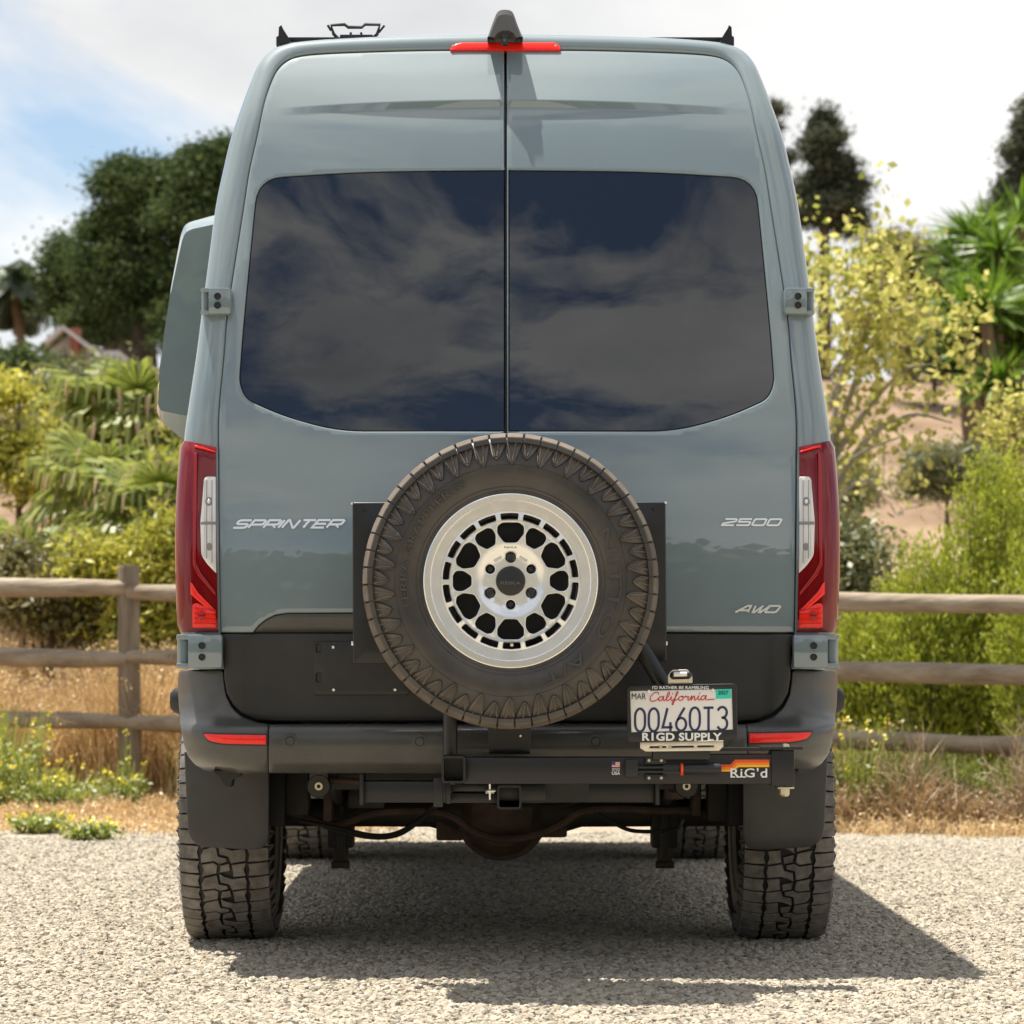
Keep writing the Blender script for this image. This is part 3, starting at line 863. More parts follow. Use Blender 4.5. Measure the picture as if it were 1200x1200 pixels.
# ---------------------------------------------------------------- wheels
HALF = 0.140
def tread_r(w): return TR - 0.014 * max(0.0, (abs(w) - 0.55) / 0.45) ** 2
def tyre_mesh(name, mats):
    mb = MB()
    c = 0.1425
    half_prof = [(0.214, 0.045), (0.224, 0.020), (0.236, 0.014), (0.262, 0.006), (0.30, 0.001), (0.325, 0.0015), (0.350, 0.006), (0.372, 0.013), (0.388, 0.024), (0.398, 0.034), (0.4015, 0.06), (0.4025, 0.1)]
    pr = half_prof + [(r, 2 * c - h) for r, h in reversed(half_prof)]
    mb.lathe(pr, 'Y', 96, m=0)
    def block(poly, ss, s0, side_drop=True):
        """poly of (w in -1..1, s) -> raised lug on the tread"""
        n = len(poly)
        cw = sum(p_[0] for p_ in poly) / n; cs = sum(p_[1] for p_ in poly) / n
        vs = []
        for lvl, k in ((0, 1.07), (1, 1.05), (2, 1.0)):
            for (w, s_) in poly:
                ww = cw + (w - cw) * k; s2 = cs + (s_ - cs) * k
                R = tread_r(ww) - (0.0145, 0.0025, 0.0)[lvl]
                th = (s0 + s2) * ss
                vs.append((R * math.cos(th), c + ww * HALF, R * math.sin(th)))
        fs = [tuple(range(2 * n, 3 * n))] + [(l * n + i, l * n + (i + 1) % n, (l + 1) * n + (i + 1) % n, (l + 1) * n + i) for l in (0, 1) for i in range(n)]
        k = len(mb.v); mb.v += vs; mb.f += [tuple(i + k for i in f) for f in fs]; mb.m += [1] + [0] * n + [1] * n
    NP = 26; ss = 2 * math.pi / NP
    polys = [
        [(-.50, .03), (-.18, .14), (-.15, .42), (-.24, .50), (-.49, .44), (-.45, .25)],
        [(-.49, .52), (-.22, .58), (-.11, .49), (.06, .55), (.05, .66), (-.13, .72), (-.17, 1.05), (-.43, .95), (-.50, .75)],
        [(-.09, .17), (.14, .25), (.12, .47), (-.06, .41)],
        [(.22, .02), (.49, .06), (.45, .28), (.50, .50), (.19, .42), (.21, .22)],
        [(.17, .51), (.48, .58), (.50, .80), (.47, .98), (.19, .92), (.02, 1.00), (-.09, 1.10), (-.07, .80), (.12, .73)],
    ]
    for i in range(NP):
        for p_ in polys: block(p_, ss, i)
        for j in (0, .5):
            for sg in (-1, 1):
                e = 0.03 if sg > 0 else 0.13
                q = [(.57, .03 + j + e), (.60, .25 + j + e), (.56, .43 + j + e), (.80, .45 + j + e), (1.0, .45 + j + e), (1.0, .02 + j + e), (.8, .02 + j + e)]
                block([(a * sg, b) for a, b in q], ss, i)
    YR, YV = [p_[0] for p_ in half_prof[:10]] + [0.406], [p_[1] for p_ in half_prof[:10]] + [0.046]
    # side biters: ridged lugs that run from the shoulder down the sidewall
    for i in range(2 * NP):
        for sg in (0, 1):
            long_ = i % 2 == 0
            th = (i * .5 + (.05 if sg else .15)) * ss
            if long_:
                q = [(0.4055, .02), (0.4055, .45), (0.386, .46), (0.372, .50), (0.352, .50), (0.332, .44), (0.322, .30), (0.330, .22), (0.352, .10), (0.380, .00)]
                ribs = [[(0.390, .20), (0.390, .15), (0.334, .29), (0.334, .32)], [(0.376, .46), (0.375, .41), (0.334, .35), (0.334, .38)]]
            else:
                q = [(0.4055, .02), (0.4055, .45), (0.388, .45), (0.374, .50), (0.360, .50), (0.346, .44), (0.338, .33), (0.342, .24), (0.360, .10), (0.382, -.01)]
                ribs = [[(0.392, .22), (0.392, .175), (0.348, .30), (0.348, .33)], [(0.380, .45), (0.379, .40), (0.348, .36), (0.348, .39)]]
            n = len(q); vs = []
            for up, sh in ((0.004, 1.0), (-0.0105, 0.975), (-0.0125, 0.94)):
                ca = sum(a[1] for a in q) / n; cr = sum(a[0] for a in q) / n
                for (r, s_) in q:
                    aa = th + (ca + (s_ - ca) * sh) * ss; r2 = cr + (r - cr) * sh
                    yy = float(np.interp(r, YR, YV)) + up
                    vs.append((r2 * math.cos(aa), yy if sg == 0 else 2 * c - yy, r2 * math.sin(aa)))
            fs = [tuple(range(2 * n, 3 * n))] + [(l * n + k, l * n + (k + 1) % n, (l + 1) * n + (k + 1) % n, (l + 1) * n + k) for l in (0, 1) for k in range(n)]
            for rb in ribs:  # ribs get the paler tread material: sunlit edges painted in, with some dust
                k1 = len(vs)
                for up in (-0.010, -0.0185):
                    for (r, s_) in rb:
                        aa = th + s_ * ss; yy = float(np.interp(r, YR, YV)) + up
                        vs.append((r * math.cos(aa), yy if sg == 0 else 2 * c - yy, r * math.sin(aa)))
                fs += [tuple(k1 + 4 + a for a in range(4))] + [(k1 + a, k1 + (a + 1) % 4, k1 + 4 + (a + 1) % 4, k1 + 4 + a) for a in range(4)]
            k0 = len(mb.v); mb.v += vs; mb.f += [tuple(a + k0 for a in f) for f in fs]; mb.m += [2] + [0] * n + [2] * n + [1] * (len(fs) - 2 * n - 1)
    # bead rings moulded in the sidewall
    for r in (0.252, 0.262, 0.322):
        for sg in (0, 1):
            ys = float(np.interp(r, [p_[0] for p_ in half_prof[:9]], [p_[1] for p_ in half_prof[:9]]))
            mb.lathe([(r - .0015, ys + .002), (r - .0007, ys - .0016), (r + .0007, ys - .0016), (r + .0015, ys + .002)] if sg == 0 else
                     [(r - .0015, 2 * c - ys - .002), (r, 2 * c - ys + .0016), (r + .0015, 2 * c - ys - .002)], 'Y', 96, m=0)
    me = mesh_from(name, mb.v, mb.f, mb.m)
    bm = bmesh.new(); bm.from_mesh(me); bmesh.ops.recalc_face_normals(bm, faces=bm.faces); bm.to_mesh(me); bm.free()
    for q in mats: me.materials.append(MATS[q])
    me.polygons.foreach_set('use_smooth', np.ones(len(me.polygons), dtype=bool)); me.set_sharp_from_angle(angle=rad(30))
    return me
TYRE = tyre_mesh('tyre', ['rubber', 'tread_dust', 'rubber'])
TYRE2 = tyre_mesh('spare_tyre', ['spare_rubber', 'spare_dust_glint', 'lug_dust'])

def polar(r, a): return (r * math.cos(rad(a)), r * math.sin(rad(a)))
def rim_parts(parent, first=None):
    """alloy wheel facing -Y, centred on the origin; returns list of objects"""
    made = []
    holes = []
    for i in range(12):
        a = 90 + 30 * i
        c1, w = polar(0.1360, a), 0.0368
        t = np.array(polar(1, a)); s_ = np.array([-t[1], t[0]])
        ri, ro = -0.0290, 0.0265
        q = [(ri, -0.48 * w), (ri, 0.48 * w), (-0.004, 1.0 * w), (ro - 0.010, 1.0 * w), (ro, 0.62 * w), (ro, -0.62 * w), (ro - 0.010, -1.0 * w), (-0.004, -1.0 * w)]
        if i % 2: q = [(a_ * 0.92, b_ * 0.76) for a_, b_ in q]
        holes.append(round_poly([np.array(c1) + t * a_ + s_ * b_ for a_, b_ in q], 0.006, 3))
    for i in range(18):
        a = 91 + 20 * i
        q = [polar(0.1735, a - 7.6), polar(0.1735, a), polar(0.1735, a + 7.6), polar(0.1895, a + 7.6), polar(0.1895, a), polar(0.1895, a - 7.6)]
        holes.append(round_poly(q, 0.003, 2))
    for i in range(6):
        x, z = polar(0.0655, 90 + 60 * i)
        holes.append([(x + 0.0125 * math.cos(t), z + 0.0125 * math.sin(t)) for t in np.linspace(0, 2 * math.pi, 16, endpoint=False)])
    circ = [polar(0.1975, a) for a in np.linspace(0, 360, 120, endpoint=False)]
    def fy(x, z):
        r = math.hypot(x, z)
        return float(np.interp(r, [0, 0.072, 0.080, 0.095, 0.162, 0.168, 0.172, 0.2], [0.040, 0.040, 0.036, 0.028, 0.026, 0.029, 0.036, 0.042]))
    made.append(panel('rim_face', circ, fy, 'alloy', parent, holes=holes, h=0.009, bev=0.0028, drop=0.0045, thick=0.034, angle=30))
    mb = MB()
    mb.lathe([(0.1955, 0.060), (0.1965, 0.042), (0.203, 0.034), (0.212, 0.020), (0.219, 0.006), (0.2215, 0.002), (0.2235, 0.0005), (0.240, 0.0), (0.2425, 0.0015), (0.2435, 0.006), (0.242, 0.014), (0.232, 0.022), (0.215, 0.04), (0.208, 0.14), (0.208, 0.25), (0.190, 0.25), (0.190, 0.075), (0.1955, 0.060)], 'Y', 128)
    mb.m = [1 if (k_ // 128) < 5 else 0 for k_ in range(len(mb.f))]
    made.append(mb.build('rim_lip', ['alloy_machined', 'alloy_cone'], parent, angle=30))
    for i in range(6):     # relief pockets between the lug seats
        a = 60 + 60 * i
        t = np.array(polar(1, a)); s_ = np.array([-t[1], t[0]])
        q = [np.array(polar(0.071, a)) + t * u_ + s_ * v_ for u_, v_ in ((-.004, -.012), (-.004, .012), (.004, .013), (.004, -.013))]
        mb = MB(); mb.prism([tuple(p_) for p_ in q], 0.0375, 0.045); made.append(mb.build('relief_pocket', 'lamp_grey' if False else 'alloy', parent))
    mb = MB(); mb.lathe([(0.0, 0.0245), (0.030, 0.0250), (0.037, 0.027), (0.0405, 0.031), (0.042, 0.045)], 'Y', 48)
    made.append(mb.build('centre_cap', 'black_plastic', parent))
    for i in range(6):
        x, z = polar(0.0655, 90 + 60 * i)
        mb = MB()
        if i % 2 == 0: mb.lathe([(0.0, 0.030), (0.008, 0.030), (0.0105, 0.033), (0.0118, 0.038), (0.0118, 0.07)], 'Y', 16, (x, 0, z))
        else: mb.lathe([(0.0, 0.052), (0.0062, 0.052), (0.0085, 0.050), (0.0095, 0.055), (0.0095, 0.07)], 'Y', 12, (x, 0, z))
        made.append(mb.build('lug_nut', 'black_plastic', parent))
    x, z = polar(0.1775, -89)
    mb = MB(); mb.tube([(x, 0.05, z), (x, 0.012, z - 0.001)], 0.0038, 8); mb.tube([(x, 0.012, z - .001), (x, -0.004, z - 0.001)], 0.0048, 10)
    made.append(mb.build('valve_stem', 'bare_metal', parent))
    return made

def van_wheel(x, y, side):
    w = bpy.data.objects.new('wheel', None); COL.objects.link(w); w.parent = van
    w.location = Vector((x, y, TR - 0.004)) - van.location
    w.rotation_euler = (0, random.random() * 0.1, rad(90) * (-1 if side < 0 else 1))
    t = bpy.data.objects.new('tyre', TYRE); COL.objects.link(t); t.parent = w
    t.rotation_euler = (0, random.random() * 6, 0)
    return w
WX = 1.040     # outer face of the tyres
wl0 = van_wheel(-WX, AXR, -1)
rims = rim_parts(wl0)
for (x, y, s_) in ((WX, AXR, 1), (-WX + 0.02, AXF, -1), (WX - 0.02, AXF, 1)):
    w = van_wheel(x, y, s_)
    for o in rims:
        c = o.copy(); COL.objects.link(c); c.parent = w

# ---------------------------------------------------------------- underneath
mb = MB(); mb.box((0, 3.1, 0.60), (1.86, 5.2, 0.06)); mb.build('floor_pan', 'underbody', van)
for s_ in (-1, 1):
    mb = MB(); mb.box((s_ * 0.42, 2.9, 0.53), (0.09, 4.6, 0.12), 0.01); mb.build('chassis_rail', 'underbody', van)
    mb = MB()
    th = [math.pi * k / 16 for k in range(17)]
    v = [(s_ * (0.70), AXR + 0.47 * math.cos(t), 0.40 + 0.47 * math.sin(t)) for t in th] + [(s_ * (0.985), AXR + 0.47 * math.cos(t), 0.40 + 0.47 * math.sin(t)) for t in th]
    mb.add(v, [(i, i + 1, i + 18, i + 17) for i in range(16)] + [tuple(range(17))]); mb.build('wheel_well', 'dark_gap', van)
mb = MB(); mb.box((0, 2.35, 0.50), (0.66, 1.2, 0.20), 0.03); mb.build('fuel_tank', 'underbody', van)
mb = MB(); mb.box((0.0, 0.42, 0.565), (1.15, 0.10, 0.09), 0.01); mb.build('cross_member', 'underbody', van)
# axle with differential
mb = MB()
mb.tube([(-0.80, AXR, TR), (-0.25, AXR, TR), (-0.16, AXR, TR), (0.16, AXR, TR), (0.25, AXR, TR), (0.80, AXR, TR)], [0.045, 0.048, 0.075, 0.075, 0.048, 0.045], 20)
mb.build('rear_axle', 'underbody', van)
dc = at(588, 952, AXR - 0.12)
mb = MB()
mb.lathe([(0.0, -0.10), (0.055, -0.098), (0.100, -0.085), (0.128, -0.05), (0.135, -0.03), (0.150, -0.028), (0.152, -0.012), (0.140, 0.0), (0.13, 0.08), (0.08, 0.2)], 'Y', 36, (dc.x, AXR - 0.03, TR - 0.005))
mb.build('differential', 'rust', van)
for i in range(10):
    a = 2 * math.pi * i / 10 + 0.15
    mb = MB(); mb.lathe([(0, -0.012), (0.007, -0.012), (0.008, 0.0)], 'Y', 6, (dc.x + 0.143 * math.cos(a), AXR - 0.058, TR - .005 + 0.143 * math.sin(a)))
    mb.build('differential_bolt', 'rust', van)
mb = MB(); mb.box((dc.x - 0.17, AXR - 0.02, TR - 0.055), (0.09, 0.06, 0.07), 0.01); mb.box((dc.x + 0.17, AXR - 0.02, TR - 0.05), (0.09, 0.06, 0.06), 0.01)
mb.build('axle_bracket', 'rust', van)
for s_ in (-1, 1):
    def P(px): return px if s_ < 0 else 1178 - px
    q = at(P(400), 960, AXR)
    mb = MB()                                                     # leaf spring, clamps, shackle
    for k in range(3): mb.tube([(q.x, 0.30, 0.60 - k * .014), (q.x, 0.65, 0.52 - k * .016), (q.x, AXR, 0.475 - k * .018), (q.x, 1.45, 0.51 - k * .016), (q.x, 1.75, 0.58)], 0.022 - k * .002, 6)
    mb.box((q.x, AXR, 0.40), (0.085, 0.13, 0.20), 0.01); mb.build('leaf_spring', 'underbody', van)
    mb = MB(); mb.box((q.x, AXR - 0.02, 0.285), (0.05, 0.05, 0.10), 0.008); mb.tube([(q.x - .03, AXR - .05, .245), (q.x + .03, AXR - .05, .245)], 0.012, 10)
    mb.build('spring_clamp', 'rust', van)
    a_ = at(P(399), 905, AXR - 0.12)
    mb = MB(); mb.tube([(a_.x, AXR - 0.10, 0.68), (a_.x, AXR - 0.10, 0.46)], 0.030, 14); mb.tube([(a_.x, AXR - 0.10, 0.46), (a_.x, AXR - 0.10, 0.27)], 0.014, 10)
    mb.build('shock_absorber', 'underbody', van)
    # shackle eye seen under the bumper
    e = at(P(374), 921, 0.24)
    mb = MB(); mb.box((e.x, 0.25, e.z + 0.035), (0.060, 0.05, 0.10), 0.01); mb.lathe([(0.012, -0.03), (0.033, -0.03), (0.036, -0.02), (0.036, 0.03)], 'Y', 24, (e.x, 0.25, e.z))
    mb.build('shackle', 'black_plastic', van)
    mb = MB(); mb.lathe([(0.006, -0.008), (0.012, -0.008), (0.013, 0.005)], 'Y', 16, (e.x, 0.221, e.z)); mb.build('shackle_bush', 'zinc', van)
    q2 = at(P(350), 900, 0.3)
    mb = MB(); mb.tube([(q2.x - 0.05 * s_, 0.32, q2.z + 0.0), (e.x - 0.01, 0.30, e.z + 0.02), (e.x - .12 * s_, 0.30, e.z + 0.01)], 0.009, 8); mb.build('stay_rod', 'rust', van)
# anti-roll bar looping under the differential, brake hoses
P_ = [(318, 948), (352, 955), (392, 967), (440, 953), (500, 951), (530, 957), (556, 975), (585, 983), (622, 980), (655, 968), (680, 952), (720, 948), (780, 950), (870, 948)]
mb = MB(); mb.tube([at(a, b, AXR - 0.20) for a, b in smooth_poly(P_, k=4)], 0.013, 8); mb.build('anti_roll_bar', 'rust', van)
for L in ([(352, 962), (395, 970), (440, 979), (470, 974), (500, 954), (520, 938)], [(380, 969), (430, 981), (465, 979), (492, 962), (508, 944)], [(700, 953), (720, 965), (745, 974), (790, 972), (800, 960)], [(560, 930), (575, 940), (640, 945), (672, 941), (700, 930)]):
    mb = MB(); mb.tube([at(a, b, AXR - 0.26) for a, b in smooth_poly(L, k=5)], 0.0065, 8); mb.build('brake_hose', 'black_plastic', van)
# exhaust tip and small boxes that crowd the space beside the springs
q = at(790, 925, 0.55); mb = MB(); mb.lathe([(0.030, 0.30), (0.032, 0.0), (0.028, 0.0), (0.027, 0.28)], 'Z', 20, (q.x, 0.55, q.z - 0.03)); mb.build('exhaust_tip', 'rust', van)
for (a, b, Y, w, h, mm) in ((345, 925, .75, .10, .16, 'underbody'), (430, 925, .85, .12, .12, 'underbody'), (850, 925, .75, .12, .2, 'underbody'), (745, 915, .9, .12, .1, 'underbody'), (385, 940, .8, .03, .12, 'rust'), (815, 930, .8, .03, .14, 'rust')):
    q = at(a, b, Y); mb = MB(); mb.box(q, (w, 0.12, h), 0.012); mb.build('chassis_bracket', mm, van)
# tow hitch beam with end plates and receiver tube
a_, b_ = at(424, 915.5, 0.02), at(768, 941, 0.02)
mb = MB(); mb.box(((a_.x + b_.x) / 2, 0.06, (a_.z + b_.z) / 2), (b_.x - a_.x, 0.075, a_.z - b_.z), 0.006); mb.build('hitch_beam', 'black_steel', van)
for px in (424, 770):
    q = at(px, 928, 0.02); mb = MB(); mb.box((q.x, 0.10, q.z + 0.008), (0.012, 0.20, 0.092), 0.002); mb.build('hitch_end_plate', 'black_steel', van)
mb = MB(); mb.prism([((w := at(a, b, -0.02)).x, w.z) for a, b in ((640, 917), (690, 913), (690, 938), (625, 941), (600, 938), (600, 917))], -0.03, 0.03); mb.build('hitch_gusset', 'black_steel', van)
# ================================================================ swing-out tyre carrier on the hitch
YA = -0.40                                     # front face of the swing arm
car = thing('tire_carrier', 'black steel swing-out tyre carrier on the tow hitch of the van', 'tire carrier', (0.0, -0.3, 0.55))
def bxp(mb, px0, py0, px1, py1, Y0, Y1, bev=0.004, m=0):
    a, b = at(px0, py0, Y0), at(px1, py1, Y0)
    mb.box(((a.x + b.x) / 2, (Y0 + Y1) / 2, (a.z + b.z) / 2), (abs(b.x - a.x), Y1 - Y0, abs(a.z - b.z)), bev, m=m)
def square_tube(name, px0, py0, px1, py1, Y0, Y1, wall, parent):
    a, b = at(px0, py0, Y0), at(px1, py1, Y0)
    o = round_poly([(a.x, a.z), (b.x, a.z), (b.x, b.z), (a.x, b.z)], 0.010, 4)
    i = round_poly([(a.x + wall, a.z - wall), (b.x - wall, a.z - wall), (b.x - wall, b.z + wall), (a.x + wall, b.z + wall)], 0.006, 4)
    n = len(o); mb = MB()
    v = [(p_[0], Y0, p_[1]) for p_ in o] + [(p_[0], Y1, p_[1]) for p_ in o] + [(p_[0], Y0, p_[1]) for p_ in i] + [(p_[0], Y1, p_[1]) for p_ in i]
    f = []
    for k in range(n):
        j = (k + 1) % n
        f += [(k, j, n + j, n + k), (2 * n + k, 3 * n + k, 3 * n + j, 2 * n + j), (k, 2 * n + k, 2 * n + j, j)]
    f.append(tuple(range(3 * n, 4 * n)))
    mb.add(v, f); return mb.build(name, 'black_steel', parent, angle=40)
mb = MB(); bxp(mb, 543, 887.5, 908, 919, YA, YA + 0.075, 0.006); mb.build('swing_arm', 'black_steel', car)
square_tube('arm_tube', 517.5, 886, 545.5, 918, YA - 0.03, YA + 0.10, 0.0065, car)
square_tube('hitch_tube', 582.5, 920.5, 611, 948.5, -0.30, 0.10, 0.006, car)
mb = MB(); bxp(mb, 545, 919, 640, 939, -0.22, -0.02, 0.005); mb.build('hitch_adapter', 'black_steel', car)
mb = MB(); bxp(mb, 528, 919, 583, 927.5, -0.26, -0.1, 0.003); bxp(mb, 528, 929.5, 583, 941, -0.26, -0.1, 0.003); mb.build('clamp_jaw', 'black_steel', car)
mb = MB(); bxp(mb, 508, 912, 519, 946, -0.36, -0.30, 0.003); bxp(mb, 522, 918, 528, 942, -0.34, -0.28, 0.002); mb.build('stop_plate', 'black_steel', car)
# silver hitch pin with a clip
mb = MB(); q = at(574, 928, -0.30)
mb.tube([q + Vector((-0.012, 0, 0)), q + Vector((0.012, 0, 0))], 0.006, 10); mb.tube([q + Vector((0, -.004, -0.022)), q + Vector((0, -.004, 0.024))], 0.0032, 8)
mb.tube([q + Vector((-.006, -.004, .004)), q + Vector((.016, -.006, .004))], 0.0045, 8); mb.build('hitch_pin', 'chrome', car)
# upright post and diagonal brace
mb = MB(); a, b = at(527.5, 888, -0.30), at(527.5, 700, -0.30)
mb.tube([a, b], 0.021, 18); mb.build('upright_post', 'black_steel', car)
mb = MB(); mb.tube([at(795, 832, -0.28), at(752, 760, -0.28), at(700, 690, -0.28)], 0.024, 18); mb.build('diagonal_brace', 'black_steel', car)
# mounting panel behind the tyre with a folded edge
pl = [((q := at(a, b, -0.22)).x, q.z) for a, b in round_poly([(413, 588.5), (780, 588), (781.5, 775), (413.5, 778)], 3)]
dots = []
panel('mounting_panel', pl, lambda x, z: -0.22, 'black_steel', car, h=0.08, bev=0.004, thick=0.03)
for (a, b) in ((427, 598), (765, 597)):
    q = at(a, b, -0.22); mb = MB(); mb.lathe([(0, -0.0006), (0.004, -0.0006), (0.0042, 0.002)], 'Y', 10, (q.x, -0.2205, q.z)); mb.build('panel_hole', 'dark_gap', car)
for (a, b) in ((413, 754), (781, 754), (412.5, 590), (780, 589)):
    q = at(a, b, -0.22); mb = MB(); mb.box((q.x, -0.212, q.z), (0.007, 0.014, 0.012 if b > 700 else 0.006), 0.002); mb.build('panel_clip', 'chrome', car)
mb = MB(); bxp(mb, 505, 600, 700, 800, -0.19, -0.12, 0.01); mb.build('carrier_frame', 'black_steel', car)
mb = MB(); q = at(599, 681, -0.35); mb.lathe([(0.0, -0.10), (0.085, -0.10), (0.09, -0.09), (0.09, 0.17)], 'Y', 24, (q.x, q.y, q.z)); mb.build('wheel_mount', 'black_steel', car)
# small plate under the tyre
pl = [((q := at(a, b, -0.28)).x, q.z) for a, b in round_poly([(572, 820), (622, 820), (622, 884), (572, 884)], 3)]
panel('lower_bracket', pl, lambda x, z: -0.28, 'black_steel', car, h=0.05, bev=0.003, thick=0.03)
for (a, b) in ((583, 862.5), (610, 862.5)):
    q = at(a, b, -0.28); mb = MB(); mb.lathe([(0, -0.003), (0.003, -0.003), (0.004, 0.002)], 'Y', 8, (q.x, q.y, q.z)); mb.build('bracket_bolt', 'chrome' if a > 600 else 'black_plastic', car)
# pivot at the arm's end: sleeve, top plate, bolt
mb = MB(); bxp(mb, 904, 879, 931, 921, YA - 0.005, YA + 0.10, 0.004); mb.build('pivot_sleeve', 'black_steel', car)
mb = MB(); bxp(mb, 893, 875.5, 941, 878.5, YA - 0.02, YA + 0.12, 0.002); mb.build('pivot_plate', 'black_steel', car)
mb = MB(); q = at(920.5, 877, YA + 0.02); mb.lathe([(0.016, -0.012), (0.017, 0.0), (0.012, 0.004), (0.010, 0.012), (0.0, 0.014)], 'Z', 14, (q.x, q.y, q.z)); mb.build('pivot_nut', 'zinc', car)
mb = MB(); q = at(919, 922, YA + 0.03)
mb.lathe([(0.028, 0.0), (0.029, -0.005), (0.015, -0.006), (0.015, -0.022), (0.011, -0.027), (0.0, -0.028)], 'Z', 8, (q.x, q.y, q.z)); mb.build('pivot_bolt', 'zinc', car)
# folded top flange of the arm (bright where it meets the sky)
for L in ([(825, 876.5), (900, 876.5), (899, 880), (824, 880)], [(818, 884.5), (912, 884), (908, 888), (812, 888)]):
    mb = MB(); mb.prism([((w := at(a, b, YA + .01)).x, w.z) for a, b in L], YA + 0.0, YA + 0.09); mb.build('arm_flange', 'black_steel', car)
# latch: clamp blocks, lever, grip
mb = MB(); bxp(mb, 733, 890, 748, 911, YA - 0.030, YA + .001, 0.004); mb.build('latch_hook', 'black_plastic', car)
for y0 in (887, 907.5):
    mb = MB(); bxp(mb, 756, y0, 781, y0 + 8.5, YA - 0.018, YA + .001, 0.004); mb.build('latch_block', 'black_plastic', car)
    for x0 in (760.5, 775):
        q = at(x0, y0 + 4.2, YA - 0.018); mb = MB(); mb.lathe([(0, -0.003), (0.0042, -0.003), (0.0055, 0.002)], 'Y', 10, (q.x, q.y, q.z)); mb.build('latch_bolt', 'zinc', car)
mb = MB(); bxp(mb, 740, 898, 800, 900.5, YA - 0.026, YA - .004, 0.001); bxp(mb, 740, 903, 800, 905.5, YA - 0.026, YA - .004, 0.001); bxp(mb, 777, 896, 800, 907.5, YA - 0.024, YA - .006, 0.002)
mb.build('latch_lever', 'black_steel', car)
mb = MB(); mb.tube([at(797.5, 901.5, YA - .018), at(800.5, 901.5, YA - .018)], 0.0178, 16); mb.build('latch_ring', 'stripe_red', car)
mb = MB(); mb.tube([at(801, 901.5, YA - .018), at(804, 901.5, YA - .018), at(842, 901, YA - .018), at(845, 901, YA - .018)], [0.014, 0.016, 0.0155, 0.013], 16); mb.build('latch_grip', 'black_plastic', car)
# stickers
YS = YA - 0.0012
stk = part_empty('arm_sticker', car)
for nm, L in (('stripe_red', [(845, 896), (856, 896), (861.5, 890.2), (901.5, 890.2), (901.5, 893.4), (863, 893.4), (857.5, 899), (845, 899)]),
              ('stripe_orange', [(845, 899), (857.5, 899), (863, 893.4), (901.5, 893.4), (901.5, 896.3), (864.5, 896.3), (858.5, 902), (845, 902)]),
              ('stripe_yellow', [(845, 902), (858.5, 902), (864.5, 896.3), (901.5, 896.3), (901.5, 899), (866, 899), (857, 904.2), (845, 904.2)])):
    mb = MB(); mb.prism([((w := at(a, b, YS)).x, w.z) for a, b in L], YS, YA + 0.001); mb.build('sticker_stripe', nm, stk)
def letters(parent, word, px0, py0, px1, py1, Y, material, offset=0.0, shear=0.0, name='sticker_letters', t=0.0008, space=1.0):
    a, b = at(px0, py0, Y), at(px1, py1, Y)
    mb = MB(); flat_text(mb, word, ((a.x + b.x) / 2, (a.z + b.z) / 2), b.x - a.x, a.z - b.z, Y, t, offset, shear, space=space)
    return mb.build(name, material, parent, smooth=False, fix=False)
letters(stk, "RiG'd", 856, 900, 899, 911, YS, 'white_print', 0.010, space=1.08)
# slab feet of the letters
for (a, b) in ((856, 861.5), (863, 868), (870, 874.5), (892.5, 899)):
    mb = MB(); bxp(mb, a, 909.8, b, 911.2, YS - 0.0004, YA, 0.0); mb.build('sticker_serif', 'white_print', stk)
fl = part_empty('flag_sticker', car)
for k in range(7):
    mb = MB(); bxp(mb, 717, 892.6 + k * 0.95, 726.5, 893.55 + k * 0.95, YS, YA + .001, 0.0); mb.build('flag_stripe', 'plate_red' if k % 2 == 0 else 'white_print', fl)
mb = MB(); bxp(mb, 717, 892.6, 721.2, 896.3, YS - 0.0005, YA, 0.0); mb.build('flag_canton', 'flag_blue', fl)
letters(fl, 'MADE', 717.5, 900, 726.5, 901.8, YS, 'white_print', 0.01)
letters(fl, 'IN THE', 717.5, 902.3, 726.5, 904, YS, 'white_print', 0.01)
letters(fl, 'USA', 717, 904.4, 726.8, 908, YS, 'white_print', 0.03)

# ================================================================ number plate with frame and lamp
YP = -0.445
lp = thing('license_plate', 'white Californian number plate in a black frame above the swing arm', 'license plate', at(799, 875, YP))
o = [((q := at(a, b, YP)).x, q.z) for a, b in round_poly([(734, 803.5), (863, 801), (864.5, 867), (735.5, 870.5)], 5)]
i_ = [((q := at(a, b, YP)).x, q.z) for a, b in ((738.5, 810), (857.5, 807.3), (859, 855), (740, 858.2))]
panel('frame', o, lambda x, z: YP, 'black_plastic', lp, holes=[i_], h=0.03, bev=0.002, thick=0.010)
panel('plate', [((q := at(a, b, YP)).x, q.z) for a, b in ((737, 808), (860, 805), (860.5, 860), (738, 862))], lambda x, z: YP + 0.003, 'plate_white', lp, h=0.05, bev=0.001, thick=0.002)
YL = YP + 0.0018
def skew(px, py): return (px, py - 2.7 * (px - 800) / 128.0)
def stroke(parent, pts, w, Y, material, name, closed=False):
    mb = MB()
    P2 = [((q := at(*skew(*p_), Y)).x, q.z) for p_ in pts]
    ribbon(mb, P2, w / 420.0, lambda x, z: Y, 0.0008, closed)
    return mb.build(name, material, parent, smooth=False)
def arc(cx, cy, rx, ry, a0, a1, n=12): return [(cx + rx * math.cos(rad(a)), cy - ry * math.sin(rad(a))) for a in np.linspace(a0, a1, n)]
